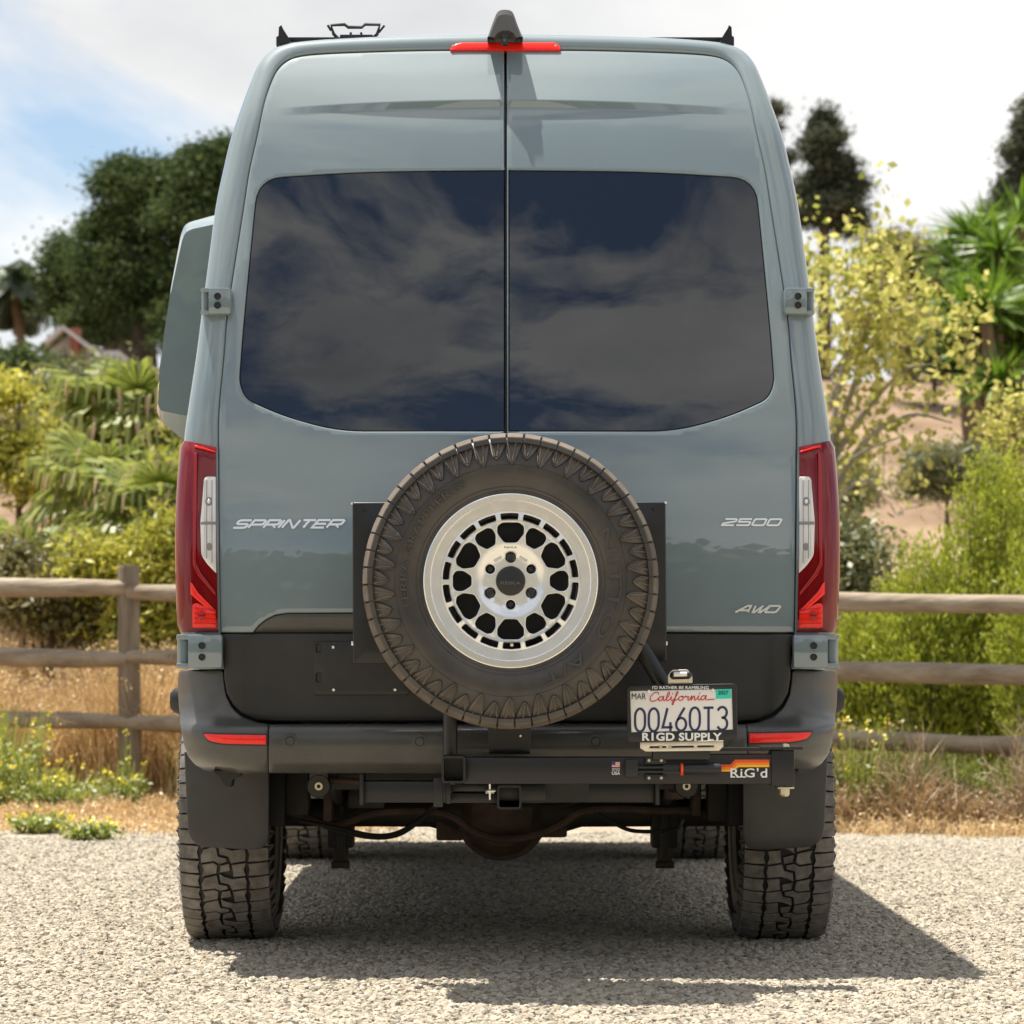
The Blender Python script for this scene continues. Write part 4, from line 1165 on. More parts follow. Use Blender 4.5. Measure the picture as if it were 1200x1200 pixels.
DIG = {
    '0': [[(q[0], q[1]) for q in arc(.5, .36, .5, .36, 0, 180) + arc(.5, .64, .5, .36, 180, 360) + [(1.0, .36)]]],
    '4': [[(.5, 0), (.02, .84), (1.02, .84)], [(.80, .62), (.80, 1.0)]],
    '6': [[(.85, 0), (.45, .28), (.12, .55)] + arc(.5, .72, .5, .28, 160, 500, 20)],
    'T': [[(0, .02), (1, .02)], [(.5, .02), (.5, 1)]],
    '3': [[(.02, .14)] + arc(.5, .24, .46, .24, 150, -70, 12) + [(.45, .48)], [(.45, .48)] + arc(.5, .73, .5, .27, 85, -155, 14)],
}
for k, ch in enumerate('00460T3'):
    x0 = 744.3 + k * 16.05
    for st in DIG[ch]:
        stroke(lp, [(x0 + q[0] * 11.6, 829.5 + q[1] * 26.8) for q in st], 3.4, YL, 'plate_blue', 'plate_digit')
SCR = [('C', [(1.45, 1.35), (1.35, 1.75), (1.0, 1.85), (.5, 1.45), (.15, .8), (.2, .15), (.6, -.05), (1.1, .2), (1.5, .6)], 1.35),
       ('a', [(.85, .75), (.5, .95), (.12, .6), (.15, .12), (.45, .1), (.8, .7), (.9, .9), (.8, .3), (.95, .03), (1.25, .35)], 1.15),
       ('l', [(.1, .35), (.55, 1.2), (.65, 1.75), (.42, 1.7), (.2, .9), (.2, .2), (.4, .02), (.7, .35)], 0.62),
       ('i', [(.1, .35), (.3, .88), (.25, .25), (.42, .02), (.7, .35)], 0.62),
       ('f', [(.1, .35), (.6, 1.3), (.72, 1.8), (.5, 1.75), (.25, .5), (-.05, -.75), (-.22, -.7), (0, -.1), (.75, .35)], 0.68),
       ('o', [(.6, .92), (.2, .7), (.15, .2), (.45, .02), (.82, .35), (.75, .85), (.55, .9), (.85, .72), (1.1, .75)], 1.05),
       ('r', [(.05, .72), (.2, .95), (.3, .72), (.62, .78), (.5, .25), (.65, .03), (.9, .35)], 0.85),
       ('n', [(.0, .35), (.25, .9), (.18, .02), (.45, .75), (.7, .85), (.68, .2), (.8, .03), (1.05, .35)], 1.0),
       ('i', [(.1, .35), (.3, .88), (.25, .25), (.42, .02), (.7, .35)], 0.62),
       ('a', [(.85, .75), (.5, .95), (.12, .6), (.15, .12), (.45, .1), (.8, .7), (.9, .9), (.8, .3), (.95, .03), (1.6, .12), (2.2, .15)], 1.2)]
cur = 0; tot = sum(q[2] for q in SCR)
for ch, pts, adv in SCR:
    P_ = [(761 + (cur + q[0]) / tot * 69, 821 - q[1] * 5.6) for q in pts]
    stroke(lp, smooth_poly(P_, k=4), 1.35, YL, 'plate_red', 'plate_script')
    if ch == 'i': stroke(lp, [(761 + (cur + .45) / tot * 69, 821 - 1.35 * 5.6), (761 + (cur + .55) / tot * 69, 821 - 1.55 * 5.6)], 1.4, YL, 'plate_red', 'plate_script')
    cur += adv
letters(lp, 'MAR', 740.3, 812.5, 757, 819.5, YL, 'ink', 0.0, name='plate_month', t=0.0006)
mb = MB(); mb.prism([((w := at(a, b, YL)).x, w.z) for a, b in ((838.5, 808), (856.5, 807.3), (857, 818.4), (839, 819))], YL, YP + .004); tg = mb.build('plate_tag', 'tag_green', lp)
letters(tg, '2027', 841.5, 809.5, 853.5, 814, YL - 0.0006, 'ink', 0.012, name='tag_year', t=0.0005)
letters(lp, "I'D RATHER BE RAMBLING", 764.5, 803.8, 830.5, 807.6, YP - 0.0004, 'white_print', 0.014, name='frame_slogan')
letters(lp, 'R1GD SUPPLY', 752.5, 858.6, 846, 868.2, YP - 0.0004, 'white_print', 0.034, name='frame_name', space=1.05)
for (a, b) in ((760.5, 810), (835.5, 808.5)):
    q = at(a, b, YP); mb = MB(); mb.lathe([(0, -0.004), (0.004, -0.0035), (0.0052, 0.001)], 'Y', 12, (q.x, YP, q.z)); mb.build('plate_screw', 'chrome', lp)
# bare metal bracket below, with slots; lamp on top
L = [(750.5, 869), (848, 868), (848, 875), (843, 880), (757, 881), (750.5, 877)]
sl = [[(761.5, 874.7), (781, 874.5), (781, 876.6), (761.5, 876.8)], [(787, 874.4), (813.5, 874), (813.5, 876.1), (787, 876.5)], [(817.5, 873.9), (837, 873.6), (837, 875.6), (817.5, 876)]]
panel('plate_bracket', [((q := at(a, b, YP)).x, q.z) for a, b in L], lambda x, z: YP + 0.012, 'bare_metal', lp, holes=[[((q := at(a, b, YP)).x, q.z) for a, b in s_] for s_ in sl], h=0.04, bev=0.001, thick=0.003)
for a in (774.5, 785.5):
    q = at(a, 875.5, YP); mb = MB(); mb.lathe([(0, -0.004), (0.0035, -0.004), (0.005, 0.001)], 'Y', 10, (q.x, YP + .011, q.z)); mb.build('bracket_screw', 'zinc', lp)
L = round_poly([(783, 801.5), (783, 791), (788, 785), (806, 784.5), (811.5, 790), (812, 801)], 2)
panel('lamp_bracket', [((q := at(a, b, YP)).x, q.z) for a, b in L], lambda x, z: YP + 0.014, 'bare_metal', lp, h=0.03, bev=0.001, thick=0.004)
mb = MB(); mb.tube([at(785.5, 791.5, YP + .002), at(788, 791.5, YP), at(807.5, 791, YP), at(810, 791, YP + .002)], [0.006, 0.0115, 0.0115, 0.006], 14); mb.build('plate_lamp', 'black_plastic', lp)
mb = MB(); mb.tube([at(789.5, 790.6, YP - .006), at(805, 790.2, YP - .006)], 0.0075, 12); mb.build('lamp_glass', 'lamp_clear', lp)
# strut that carries the plate from the arm
mb = MB(); bxp(mb, 765, 872, 832, 890, YP + 0.016, YA + 0.03, 0.002); mb.build('plate_support', 'black_steel', lp)

# ================================================================ spare wheel
cc = at(598.5, 680.5, -0.585)
sp = thing('spare_wheel', 'muddy all-terrain spare tyre on a bright machined alloy wheel', 'spare wheel', cc, absolute=False)
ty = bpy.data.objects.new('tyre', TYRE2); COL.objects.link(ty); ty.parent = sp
for o in rims:
    c = o.copy(); COL.objects.link(c); c.parent = sp
    if o.name.startswith('rim_lip'): c.name = 'rim_lip'
def curved_text(word, a_mid, r, h, raise_, width_deg, offset=0.0, outline=False):
    v, f = text_geo(word, 1.0, 0.02, offset)
    lo, hi = v.min(0), v.max(0); s_ = hi - lo
    mb = MB(); out = []
    for p_ in v:
        t = (p_[0] - lo[0]) / s_[0] - 0.5
        a = rad(a_mid) - t * rad(width_deg)
        rr_ = r + ((p_[1] - lo[1]) / s_[1] - 0.5) * h
        y = float(np.interp(rr_, [0.236, 0.262, 0.30, 0.325, 0.35, 0.372], [0.014, 0.006, 0.001, 0.0015, 0.006, 0.013]))
        out.append((rr_ * math.cos(a), y - raise_ * (p_[2] - lo[2]) / s_[2] + 0.0005, rr_ * math.sin(a)))
    mb.add(out, f)
    return mb.build('tyre_lettering', 'letter_rubber', ty, smooth=False, fix=False)
curved_text('TERRA GRAPPLER', 160, 0.298, 0.021, 0.006, 72, 0.012)
curved_text('G3', 119, 0.298, 0.020, 0.006, 8, 0.01)
curved_text('NITTO', -2, 0.292, 0.034, 0.006, 62, 0.0)
curved_text('A/T', -58, 0.292, 0.030, 0.006, 26, 0.0)
curved_text('LT285/70R17 126/123S', -24, 0.256, 0.007, 0.0015, 36, 0.0)
# emblem scratched on the cap: a ridge line and the maker's word, also a small word on the spoke ring
mb = MB()
for L in ([(-.030, .004), (-.012, .019), (-.004, .012), (.008, .024), (.028, .002)], [(-.012, .019), (-.008, .008)], [(.008, .024), (.004, .010)]):
    ribbon(mb, L, 0.0022, lambda x, z: 0.0262, 0.0012)
mb.build('cap_emblem', 'grey_housing', sp)
mb = MB(); flat_text(mb, 'REIKA', (0, -0.006), 0.056, 0.009, 0.0255, 0.0012, 0.01); mb.build('cap_lettering', 'grey_housing', sp, smooth=False, fix=False)
mb = MB(); flat_text(mb, 'REIKA', (0, 0.0935), 0.036, 0.006, 0.0285, 0.0012, 0.0); mb.build('spoke_lettering', 'lamp_grey', sp, smooth=False, fix=False)
# ================================================================ ground
def sstep(a, b, x):
    t = min(1.0, max(0.0, (x - a) / (b - a))); return t * t * (3 - 2 * t)
def ground_z(x, y):
    z = -0.018 * sstep(5.0, 8.5, y) * max(-0.3, min(8.0, x + 2.24)) * sstep(60, 12, y)
    t = y - 11.0
    if t > 0: z += 0.235 * t * t / (t + 2.0)
    z = z if z < 3.6 else 3.6 + (1 - math.exp(-(z - 3.6) / 1.7)) * 1.7
    if y > 9.5: z += 0.10 * math.sin(x * 0.9 + y * 0.35) * sstep(11, 16, y) + 0.16 * math.sin(x * 0.33 - y * 0.21 + 1) * sstep(11, 18, y)
    return z

mg = bpy.data.materials.new('ground'); mg.use_nodes = True
n, l = mg.node_tree.nodes, mg.node_tree.links
p = n['Principled BSDF']; p.inputs['Roughness'].default_value = 0.95; p.inputs['Specular IOR Level'].default_value = 0.15
geo = n.new('ShaderNodeNewGeometry'); sep = n.new('ShaderNodeSeparateXYZ'); l.new(geo.outputs['Position'], sep.inputs[0])
vor = n.new('ShaderNodeTexVoronoi'); vor.inputs['Scale'].default_value = 52; l.new(geo.outputs['Position'], vor.inputs['Vector'])
vr = n.new('ShaderNodeSeparateColor'); l.new(vor.outputs['Color'], vr.inputs[0])
cr = n.new('ShaderNodeValToRGB'); E = cr.color_ramp.elements
E[0].position = 0; E[0].color = (0.22, 0.195, 0.150, 1); E[1].position = 1; E[1].color = (0.44, 0.395, 0.31, 1)
e = E.new(0.45); e.color = (0.33, 0.292, 0.228, 1); l.new(vr.outputs[0], cr.inputs[0])
no = n.new('ShaderNodeTexNoise'); no.inputs['Scale'].default_value = 0.8; no.inputs['Detail'].default_value = 8; no.inputs['Roughness'].default_value = 0.65
l.new(geo.outputs['Position'], no.inputs['Vector'])
cd = n.new('ShaderNodeValToRGB'); E = cd.color_ramp.elements
E[0].position = 0.32; E[0].color = (0.155, 0.105, 0.068, 1); E[1].position = 0.68; E[1].color = (0.36, 0.265, 0.175, 1)
e = E.new(0.5); e.color = (0.255, 0.175, 0.115, 1); l.new(no.outputs['Fac'], cd.inputs[0])
no2 = n.new('ShaderNodeTexNoise'); no2.inputs['Scale'].default_value = 1.6; no2.inputs['Detail'].default_value = 6; l.new(geo.outputs['Position'], no2.inputs['Vector'])
m1 = n.new('ShaderNodeMath'); m1.operation = 'MULTIPLY_ADD'; l.new(sep.outputs['X'], m1.inputs[0]); m1.inputs[1].default_value = -0.22; l.new(sep.outputs['Y'], m1.inputs[2])
m2 = n.new('ShaderNodeMath'); m2.operation = 'MULTIPLY_ADD'; l.new(no2.outputs['Fac'], m2.inputs[0]); m2.inputs[1].default_value = 2.6; l.new(m1.outputs[0], m2.inputs[2])
mr = n.new('ShaderNodeMapRange'); mr.inputs['From Min'].default_value = 8.5; mr.inputs['From Max'].default_value = 9.2; l.new(m2.outputs[0], mr.inputs['Value'])
mx = n.new('ShaderNodeMix'); mx.data_type = 'RGBA'; l.new(mr.outputs[0], mx.inputs[0]); l.new(cr.outputs[0], mx.inputs[6]); l.new(cd.outputs[0], mx.inputs[7])
l.new(mx.outputs[2], p.inputs['Base Color'])
bp = n.new('ShaderNodeBump'); bp.inputs['Strength'].default_value = 0.9; bp.inputs['Distance'].default_value = 0.012
l.new(vor.outputs['Distance'], bp.inputs['Height']); bp.invert = True; l.new(bp.outputs[0], p.inputs['Normal'])
xs = np.concatenate([np.linspace(-420, -30, 14), np.linspace(-26, -6, 16), np.linspace(-5, 6, 30), np.linspace(7, 26, 16), np.linspace(30, 420, 14)])
ys = np.concatenate([np.linspace(-420, -30, 12), np.linspace(-22, 4, 12), np.linspace(5, 14, 26), np.linspace(15, 50, 50), np.linspace(56, 420, 14)])
v = [(x, y, ground_z(x, y)) for y in ys for x in xs]; nx = len(xs)
f = [(j * nx + i, j * nx + i + 1, (j + 1) * nx + i + 1, (j + 1) * nx + i) for j in range(len(ys) - 1) for i in range(nx - 1)]
structure(link('ground', mesh_from('ground', v, f), mg))

# ---------------------------------------------------------------- loose gravel
rock = bpy.data.collections.new('stone_shapes')
tints = [(0.39, 0.345, 0.270), (0.33, 0.290, 0.225), (0.46, 0.415, 0.335), (0.25, 0.222, 0.178), (0.36, 0.312, 0.240), (0.42, 0.370, 0.292), (0.30, 0.275, 0.228), (0.34, 0.275, 0.200), (0.43, 0.390, 0.315), (0.19, 0.172, 0.142), (0.38, 0.340, 0.275), (0.35, 0.310, 0.245)]
for k, c in enumerate(tints):
    bm = bmesh.new(); bmesh.ops.create_icosphere(bm, subdivisions=1, radius=0.0112)
    sc_ = (random.uniform(.85, 1.4), random.uniform(.8, 1.1), random.uniform(.5, .75))
    for q in bm.verts:
        q.co = Vector((q.co.x * sc_[0], q.co.y * sc_[1], q.co.z * sc_[2])) * random.uniform(0.78, 1.15)
    me = bpy.data.meshes.new('stone'); bm.to_mesh(me); bm.free()
    me.materials.append(mat('stone_%d' % k, c, 0.9, var=0.14, vscale=120, spec=0.15))
    o = bpy.data.objects.new('stone', me); rock.objects.link(o)
poly = [(-1.75, -1.9), (2.0, -1.9), (2.9, 1.5), (4.2, 8.3), (2.5, 7.95), (0, 7.4), (-3.0, 6.7), (-4.0, 6.4), (-3.0, 2.5)]
bm = bmesh.new()
gx, gy = np.meshgrid(np.arange(-4.5, 4.6, 0.125), np.arange(-2, 9.1, 0.125))
G = np.stack([gx.ravel(), gy.ravel()], 1); ok = inside(np.array(poly), G + 0.0625 + np.stack([np.zeros(len(G)), np.abs(RNG.normal(0, .22, len(G))) + .42 * np.sin(G[:, 0] * 2.3 + 1) + .2 * np.sin(G[:, 0] * 5.1) + .12 * np.sin(G[:, 0] * 9.7)], 1))
for (x, y), k in zip(G, ok):
    if k:
        bm.faces.new([bm.verts.new((x + a, y + b, ground_z(x + a, y + b) + 0.001)) for a, b in ((0, 0), (.125, 0), (.125, .125), (0, .125))])
me = bpy.data.meshes.new('gravel'); bm.to_mesh(me); bm.free()
gr = bpy.data.objects.new('gravel', me); COL.objects.link(gr); gr['kind'] = 'stuff'
gr['label'] = 'pale crushed gravel covering the parking lot'; gr['category'] = 'gravel'
me.materials.append(mg)
ng = bpy.data.node_groups.new('scatter_gravel', 'GeometryNodeTree')
ng.interface.new_socket('Geometry', in_out='INPUT', socket_type='NodeSocketGeometry')
ng.interface.new_socket('Geometry', in_out='OUTPUT', socket_type='NodeSocketGeometry')
N_ = ng.nodes; L_ = ng.links
gi, go = N_.new('NodeGroupInput'), N_.new('NodeGroupOutput')
dp = N_.new('GeometryNodeDistributePointsOnFaces'); dp.inputs['Density'].default_value = 3800
ip = N_.new('GeometryNodeInstanceOnPoints'); ip.inputs['Pick Instance'].default_value = True
ci = N_.new('GeometryNodeCollectionInfo'); ci.inputs['Collection'].default_value = rock
ci.inputs['Separate Children'].default_value = True; ci.inputs['Reset Children'].default_value = True
rv = N_.new('FunctionNodeRandomValue'); rv.data_type = 'FLOAT_VECTOR'
rv.inputs[0].default_value = (-0.5, -0.5, 0); rv.inputs[1].default_value = (0.5, 0.5, 6.28)
rs = N_.new('FunctionNodeRandomValue'); rs.data_type = 'FLOAT'; rs.inputs[2].default_value = 0.35; rs.inputs[3].default_value = 1.30
L_.new(gi.outputs[0], dp.inputs['Mesh']); L_.new(dp.outputs['Points'], ip.inputs['Points']); L_.new(ci.outputs[0], ip.inputs['Instance'])
L_.new(rv.outputs[0], ip.inputs['Rotation']); L_.new(rs.outputs[1], ip.inputs['Scale'])
jn = N_.new('GeometryNodeJoinGeometry'); L_.new(ip.outputs[0], jn.inputs[0]); L_.new(gi.outputs[0], jn.inputs[0]); L_.new(jn.outputs[0], go.inputs[0])
md = gr.modifiers.new('scatter', 'NODES'); md.node_group = ng

# ================================================================ fence
mat('old_wood', (0.20, 0.150, 0.100), 0.9, col2=(0.38, 0.315, 0.235), vscale=5, bump=0.6, bscale=9, bdist=0.02, stretch=(0.35, 3, 3))
mat('old_wood_post', (0.145, 0.110, 0.075), 0.9, col2=(0.27, 0.220, 0.160), vscale=5, bump=0.6, bscale=9, bdist=0.02, stretch=(4, 4, 0.5))
def fenceY(x): return 9.5 - 0.25 * (x + 2.24)
fence = thing('rail_fence', 'weathered round-rail timber fence along the gravel lot', 'fence', (-2.24, 9.5, 0))
PX = [-7.8, -5.04, -2.24, 0.56, 3.36, 6.1]
def dz(x): return -0.018 * (x + 2.24)
for x in PX:
    y = fenceY(x); mb = MB()
    h = 1.45 + random.uniform(-.02, .02)
    mb.tube([(x, y, -0.3), (x + .01, y, 0.4), (x, y + .01, 0.9), (x, y, h - .02), (x, y, h)], [0.070, 0.069, 0.067, 0.065, 0.058], 18)
    o = mb.build('post', 'old_wood_post', fence)
    o.location.z += dz(x)
for a, b in zip(PX[:-1], PX[1:]):
    for z in (1.285, 0.877, 0.488):
        mb = MB(); K = 9; r0 = random.uniform(0.052, 0.060)
        ja, jb = random.uniform(-.012, .012), random.uniform(-.012, .012)
        pts = []
        for k in range(K):
            t = k / (K - 1); x = a + (b - a) * t
            pts.append((x, fenceY(x) - 0.03 + random.uniform(-.006, .006), z + dz(x) + ja * (1 - t) + jb * t + random.uniform(-.005, .005)))
        rsz = [r0 * random.uniform(.94, 1.06) for _ in range(K)]; rsz[0] *= .8; rsz[-1] *= .8
        mb.tube(pts, rsz, 14); mb.build('rail', 'old_wood', fence)

# ================================================================ plants
def pmesh(name, V, F, tone, mats, parent=None, fmat=None):
    """faces from numpy: V (n,3), F (m,4) or list, tone per face"""
    me = bpy.data.meshes.new(name)
    F = np.asarray(F, dtype=np.int32)
    me.vertices.add(len(V)); me.vertices.foreach_set('co', np.asarray(V, dtype=np.float32).ravel())
    me.loops.add(F.size); me.loops.foreach_set('vertex_index', F.ravel())
    me.polygons.add(len(F)); me.polygons.foreach_set('loop_start', np.arange(0, F.size, F.shape[1], dtype=np.int32))
    me.polygons.foreach_set('loop_total', np.full(len(F), F.shape[1], dtype=np.int32))
    at_ = me.attributes.new('tone', 'FLOAT', 'FACE'); at_.data.foreach_set('value', np.asarray(tone, dtype=np.float32))
    me.update(calc_edges=True)
    if fmat is not None: me.polygons.foreach_set('material_index', np.asarray(fmat, dtype=np.int32))
    return link(name, me, mats, parent, smooth=False)

def unit(n):
    v = RNG.normal(size=(n, 3)); return v / np.linalg.norm(v, axis=1)[:, None]

def leaf_quads(P, size, aspect=0.55, up=0.35, jitter=0.4, dirs=None):
    """one folded-diamond leaf at every point"""
    n = len(P)
    d = unit(n) if dirs is None else dirs + 0.45 * unit(n)
    d[:, 2] -= up * 0.4
    d /= np.linalg.norm(d, axis=1)[:, None]
    r = unit(n); s = np.cross(d, r); s /= np.linalg.norm(s, axis=1)[:, None] + 1e-9
    L = size * RNG.uniform(1 - jitter, 1 + jitter, n)[:, None]
    V = np.stack([P - d * L / 2, P + s * L * aspect / 2, P + d * L / 2, P - s * L * aspect / 2], 1).reshape(-1, 3)
    return V, np.arange(4 * n).reshape(-1, 4)

def clumps(ell, nc, nl, spread, hollow=0.55):
    """leaf points grouped in clumps; ell: list of (centre, radii, weight)"""
    W = np.array([e_[2] for e_ in ell], float); W /= W.sum()
    cs, P, tone = [], [], []
    for (c, r, w), ww in zip(ell, W):
        k = max(3, int(nc * ww))
        u = unit(k) * (RNG.uniform(hollow ** 3, 1, k) ** (1 / 3))[:, None]
        cs.append(np.array(c) + u * np.array(r))
    cs = np.concatenate(cs)
    per = max(1, nl // len(cs))
    for c in cs:
        k = int(per * RNG.uniform(.5, 1.5)) + 1
        s_ = spread * RNG.uniform(.6, 1.3)
        q = RNG.normal(size=(k, 3)) * np.array([s_, s_, s_ * .62])
        P.append(c + q); tone.append(np.clip(RNG.normal(.5, .2, k) + RNG.normal(0, .26), 0, 1))
    return np.concatenate(P), np.concatenate(tone), cs

def limbs(parent, top, cs, r0, material, n=14, lean=(0, 0), name='trunk', fork=0.35):
    mb = MB()
    H = top
    trunk = [Vector((0, 0, -0.3)), Vector((lean[0] * .2, lean[1] * .2, H * .3)), Vector((lean[0] * .6, lean[1] * .6, H * .65)), Vector((lean[0], lean[1], H))]
    mb.tube(trunk, [r0 * 1.15, r0 * .9, r0 * .6, r0 * .2], 10)
    idx = RNG.choice(len(cs), min(n, len(cs)), replace=False)
    for i in idx:
        c = Vector(cs[i])
        t = min(0.95, max(fork, (c.z - 0.35 * math.hypot(c.x, c.y)) / H))
        a = trunk[0].lerp(trunk[3], t)
        mid = a.lerp(c, 0.5) + Vector((random.uniform(-.1, .1), random.uniform(-.1, .1), 0.12)) * (c - a).length * .5
        rr_ = r0 * 0.45 * (1 - t * .6)
        mb.tube([a, mid, c], [rr_, rr_ * .6, rr_ * .15], 6)
    return mb.build(name, material, parent)

mat('bark', (0.085, 0.062, 0.045), 0.9, col2=(0.16, 0.125, 0.095), vscale=7, bump=0.5, bscale=20)
mat('pale_bark', (0.26, 0.23, 0.19), 0.85, col2=(0.40, 0.36, 0.30), vscale=5)
mat('palm_bark', (0.13, 0.088, 0.054), 0.9, col2=(0.21, 0.145, 0.09), vscale=12, bump=0.6, bscale=12)
leaf_mat('pine', (0.030, 0.056, 0.018), (0.118, 0.155, 0.050), 0.35, .5, .015)
leaf_mat('pine_grey', (0.047, 0.058, 0.036), (0.142, 0.150, 0.090), 0.30, .5, .015)
leaf_mat('sycamore', (0.22, 0.255, 0.035), (0.70, 0.64, 0.21), 0.50, 0.5, 0.025)
leaf_mat('olive', (0.112, 0.110, 0.033), (0.263, 0.231, 0.075), 0.35)
leaf_mat('bright_shrub', (0.177, 0.231, 0.022), (0.525, 0.550, 0.069), 0.45, .5, .03)
leaf_mat('lime_shrub', (0.236, 0.250, 0.031), (0.578, 0.537, 0.094), 0.45, .5, .03)
leaf_mat('grey_shrub', (0.112, 0.131, 0.050), (0.276, 0.275, 0.125), 0.35)
leaf_mat('fan_green', (0.080, 0.125, 0.017), (0.330, 0.360, 0.075), 0.42, 0.45, 0.05)
leaf_mat('fan_dry', (0.302, 0.194, 0.094), (0.578, 0.425, 0.237), 0.30)
leaf_mat('yucca_green', (0.045, 0.100, 0.010), (0.184, 0.300, 0.025), 0.35, 0.45, 0.04)
leaf_mat('palm_far', (0.030, 0.048, 0.024), (0.085, 0.11, 0.05), 0.30)
leaf_mat('straw', (0.446, 0.300, 0.131), (0.788, 0.575, 0.300), 0.40)
leaf_mat('straw_brown', (0.24, 0.145, 0.065), (0.48, 0.335, 0.165), 0.30)
leaf_mat('weed_green', (0.138, 0.181, 0.027), (0.354, 0.388, 0.075), 0.40)
leaf_mat('flower_yellow', (0.800, 0.575, 0.019), (0.800, 0.775, 0.037), 0.35)
leaf_mat('twig', (0.341, 0.250, 0.156), (0.604, 0.463, 0.300), 0.10)

def spot(px, Y):
    x = at(px, 800, Y).x; return Vector((x, Y, ground_z(x, Y)))
def zof(py, Y): return at(600, py, Y).z

def tree(name, label, px, Y, ells, nc, nl, size, spread, leafm, r0, bark='bark', group=None, aspect=.55, cat='tree', hollow=.5, nlimb=16, lean=(0, 0), top=None):
    """ells in photograph units: (px, py, half-width px, half-height px, weight)"""
    b = spot(px, Y); s = (Y - CY) / FPX
    E = [((at(a, c, Y).x - b.x, RNG.normal(0, .12) * w_ * s, zof(c, Y) - b.z), (w_ * s, w_ * s * .9, h_ * s), wt) for a, c, w_, h_, wt in ells]
    t = thing(name, label, cat, b, group, absolute=False)
    P, tone, cs = clumps(E, nc, nl, spread, hollow)
    keep = P[:, 2] > 0.02
    V, F = leaf_quads(P[keep], size, aspect)
    pmesh('crown', V, F, tone[keep], leafm, t)
    tp = top if top is not None else max(e_[0][2] + e_[1][2] * .3 for e_ in E)
    limbs(t, tp, cs, r0, bark, nlimb, lean)
    return t

# ---- far dark evergreens
tree('evergreen_tree', 'tall dark evergreen with a pointed top next to the flank of the van', 246, 37, [(252, 225, 38, 50, 1), (235, 290, 50, 70, 1.3), (268, 180, 14, 22, .3), (232, 195, 16, 20, .3), (250, 370, 56, 60, 1)], 190, 85000, 0.070, 0.16, 'pine', 0.38, hollow=.6)
tree('evergreen_tree', 'broad dark evergreen rising over the white gabled house', 152, 38, [(160, 235, 32, 36, 1), (152, 200, 13, 16, .25), (125, 215, 9, 12, .12), (148, 305, 56, 52, 1.6), (140, 360, 64, 46, 1.2), (205, 225, 28, 28, .6), (122, 275, 18, 26, .3), (186, 200, 14, 14, .25)], 220, 90000, 0.070, 0.16, 'pine', 0.42, hollow=.6)
tree('evergreen_tree', 'small dark evergreen between the feather palm and the house', 88, 40, [(82, 318, 12, 22, .7), (94, 360, 26, 36, 1.2), (80, 290, 6, 10, .15)], 80, 26000, 0.075, 0.20, 'pine', 0.25)
tree('pine_tree', 'slender grey-green pine behind the yellow-leaved tree', 966, 44, [(967, 137, 9, 13, .3), (968, 160, 19, 13, .6), (958, 180, 15, 14, .45), (980, 192, 18, 13, .5), (966, 212, 26, 15, .8), (995, 215, 14, 13, .35), (975, 245, 34, 18, 1), (940, 240, 14, 22, .35), (1000, 260, 14, 14, .3)], 110, 30000, 0.075, 0.13, 'pine_grey', 0.14, hollow=.2)
tree('pine_tree', 'pine with its thin top showing beside the roof corner of the van', 880, 47, [(908, 127, 4, 6, .06), (905, 150, 7, 6, .1), (896, 160, 12, 10, .3), (922, 188, 6, 6, .08), (880, 215, 40, 50, 1)], 50, 9000, 0.075, 0.13, 'pine_grey', 0.15, hollow=.2)
tree('pine_tree', 'dark pine standing behind the yucca thicket', 1212, 42, [(1212, 128, 8, 14, .2), (1208, 155, 16, 14, .5), (1198, 182, 16, 14, .5), (1212, 205, 26, 16, .8), (1186, 222, 20, 13, .5), (1198, 245, 38, 18, 1), (1172, 255, 18, 14, .4)], 110, 30000, 0.075, 0.13, 'pine_grey', 0.16, hollow=.2)
tree('olive_tree', 'rounded olive-green tree between the yellow-leaved tree and the yuccas', 1065, 36, [(1056, 322, 34, 36, 1), (1040, 290, 12, 12, .2), (1085, 370, 36, 46, 1)], 150, 40000, 0.065, 0.18, 'olive', 0.14)

# ---- feather palm far off
def feather_palm(label, px, Y, py_top):
    b = spot(px, Y); t = thing('feather_palm', label, 'palm tree', b, absolute=False)
    H = zof(py_top, Y) - b.z; mb = MB()
    mb.tube([(0, 0, -.3), (.08, 0, H * .4), (-.05, 0, H * .8), (0, 0, H)], [.11, .085, .075, .07], 12); mb.build('trunk', 'palm_bark', t)
    for i in range(22):
        a = i * 2.4 + random.uniform(-.2, .2); el = random.uniform(-.25, 1.25); Ln = random.uniform(.85, 1.15)
        V, F, T = [], [], []
        d = Vector((math.cos(a), math.sin(a), 0)); sd = Vector((-d.y, d.x, 0))
        pos = Vector((0, 0, H)); ang = el; K = 16
        for k in range(K):
            dirv = d * math.cos(ang) + Vector((0, 0, math.sin(ang)))
            nxt = pos + dirv * Ln / K
            for sg in (-1, 1):
                for j in range(2):
                    base = pos.lerp(nxt, j * .5); w = .30 * math.sin(math.pi * (k + .6) / (K + .4)) + .06
                    tip = base + sd * sg * w * .8 + dirv * w * .5 + Vector((0, 0, -w * .55))
                    n0 = len(V); off = dirv * .042
                    V += [base - off, base + off, tip + off * .3, tip - off * .3]; F.append((n0, n0 + 1, n0 + 2, n0 + 3)); T.append(random.random())
            pos = nxt; ang -= 0.11 + .05 * k / K
        pmesh('frond', [tuple(q) for q in V], F, T, 'palm_far', t)
feather_palm('feather palm with a bare trunk beside the dark evergreens', 21, 44, 335)

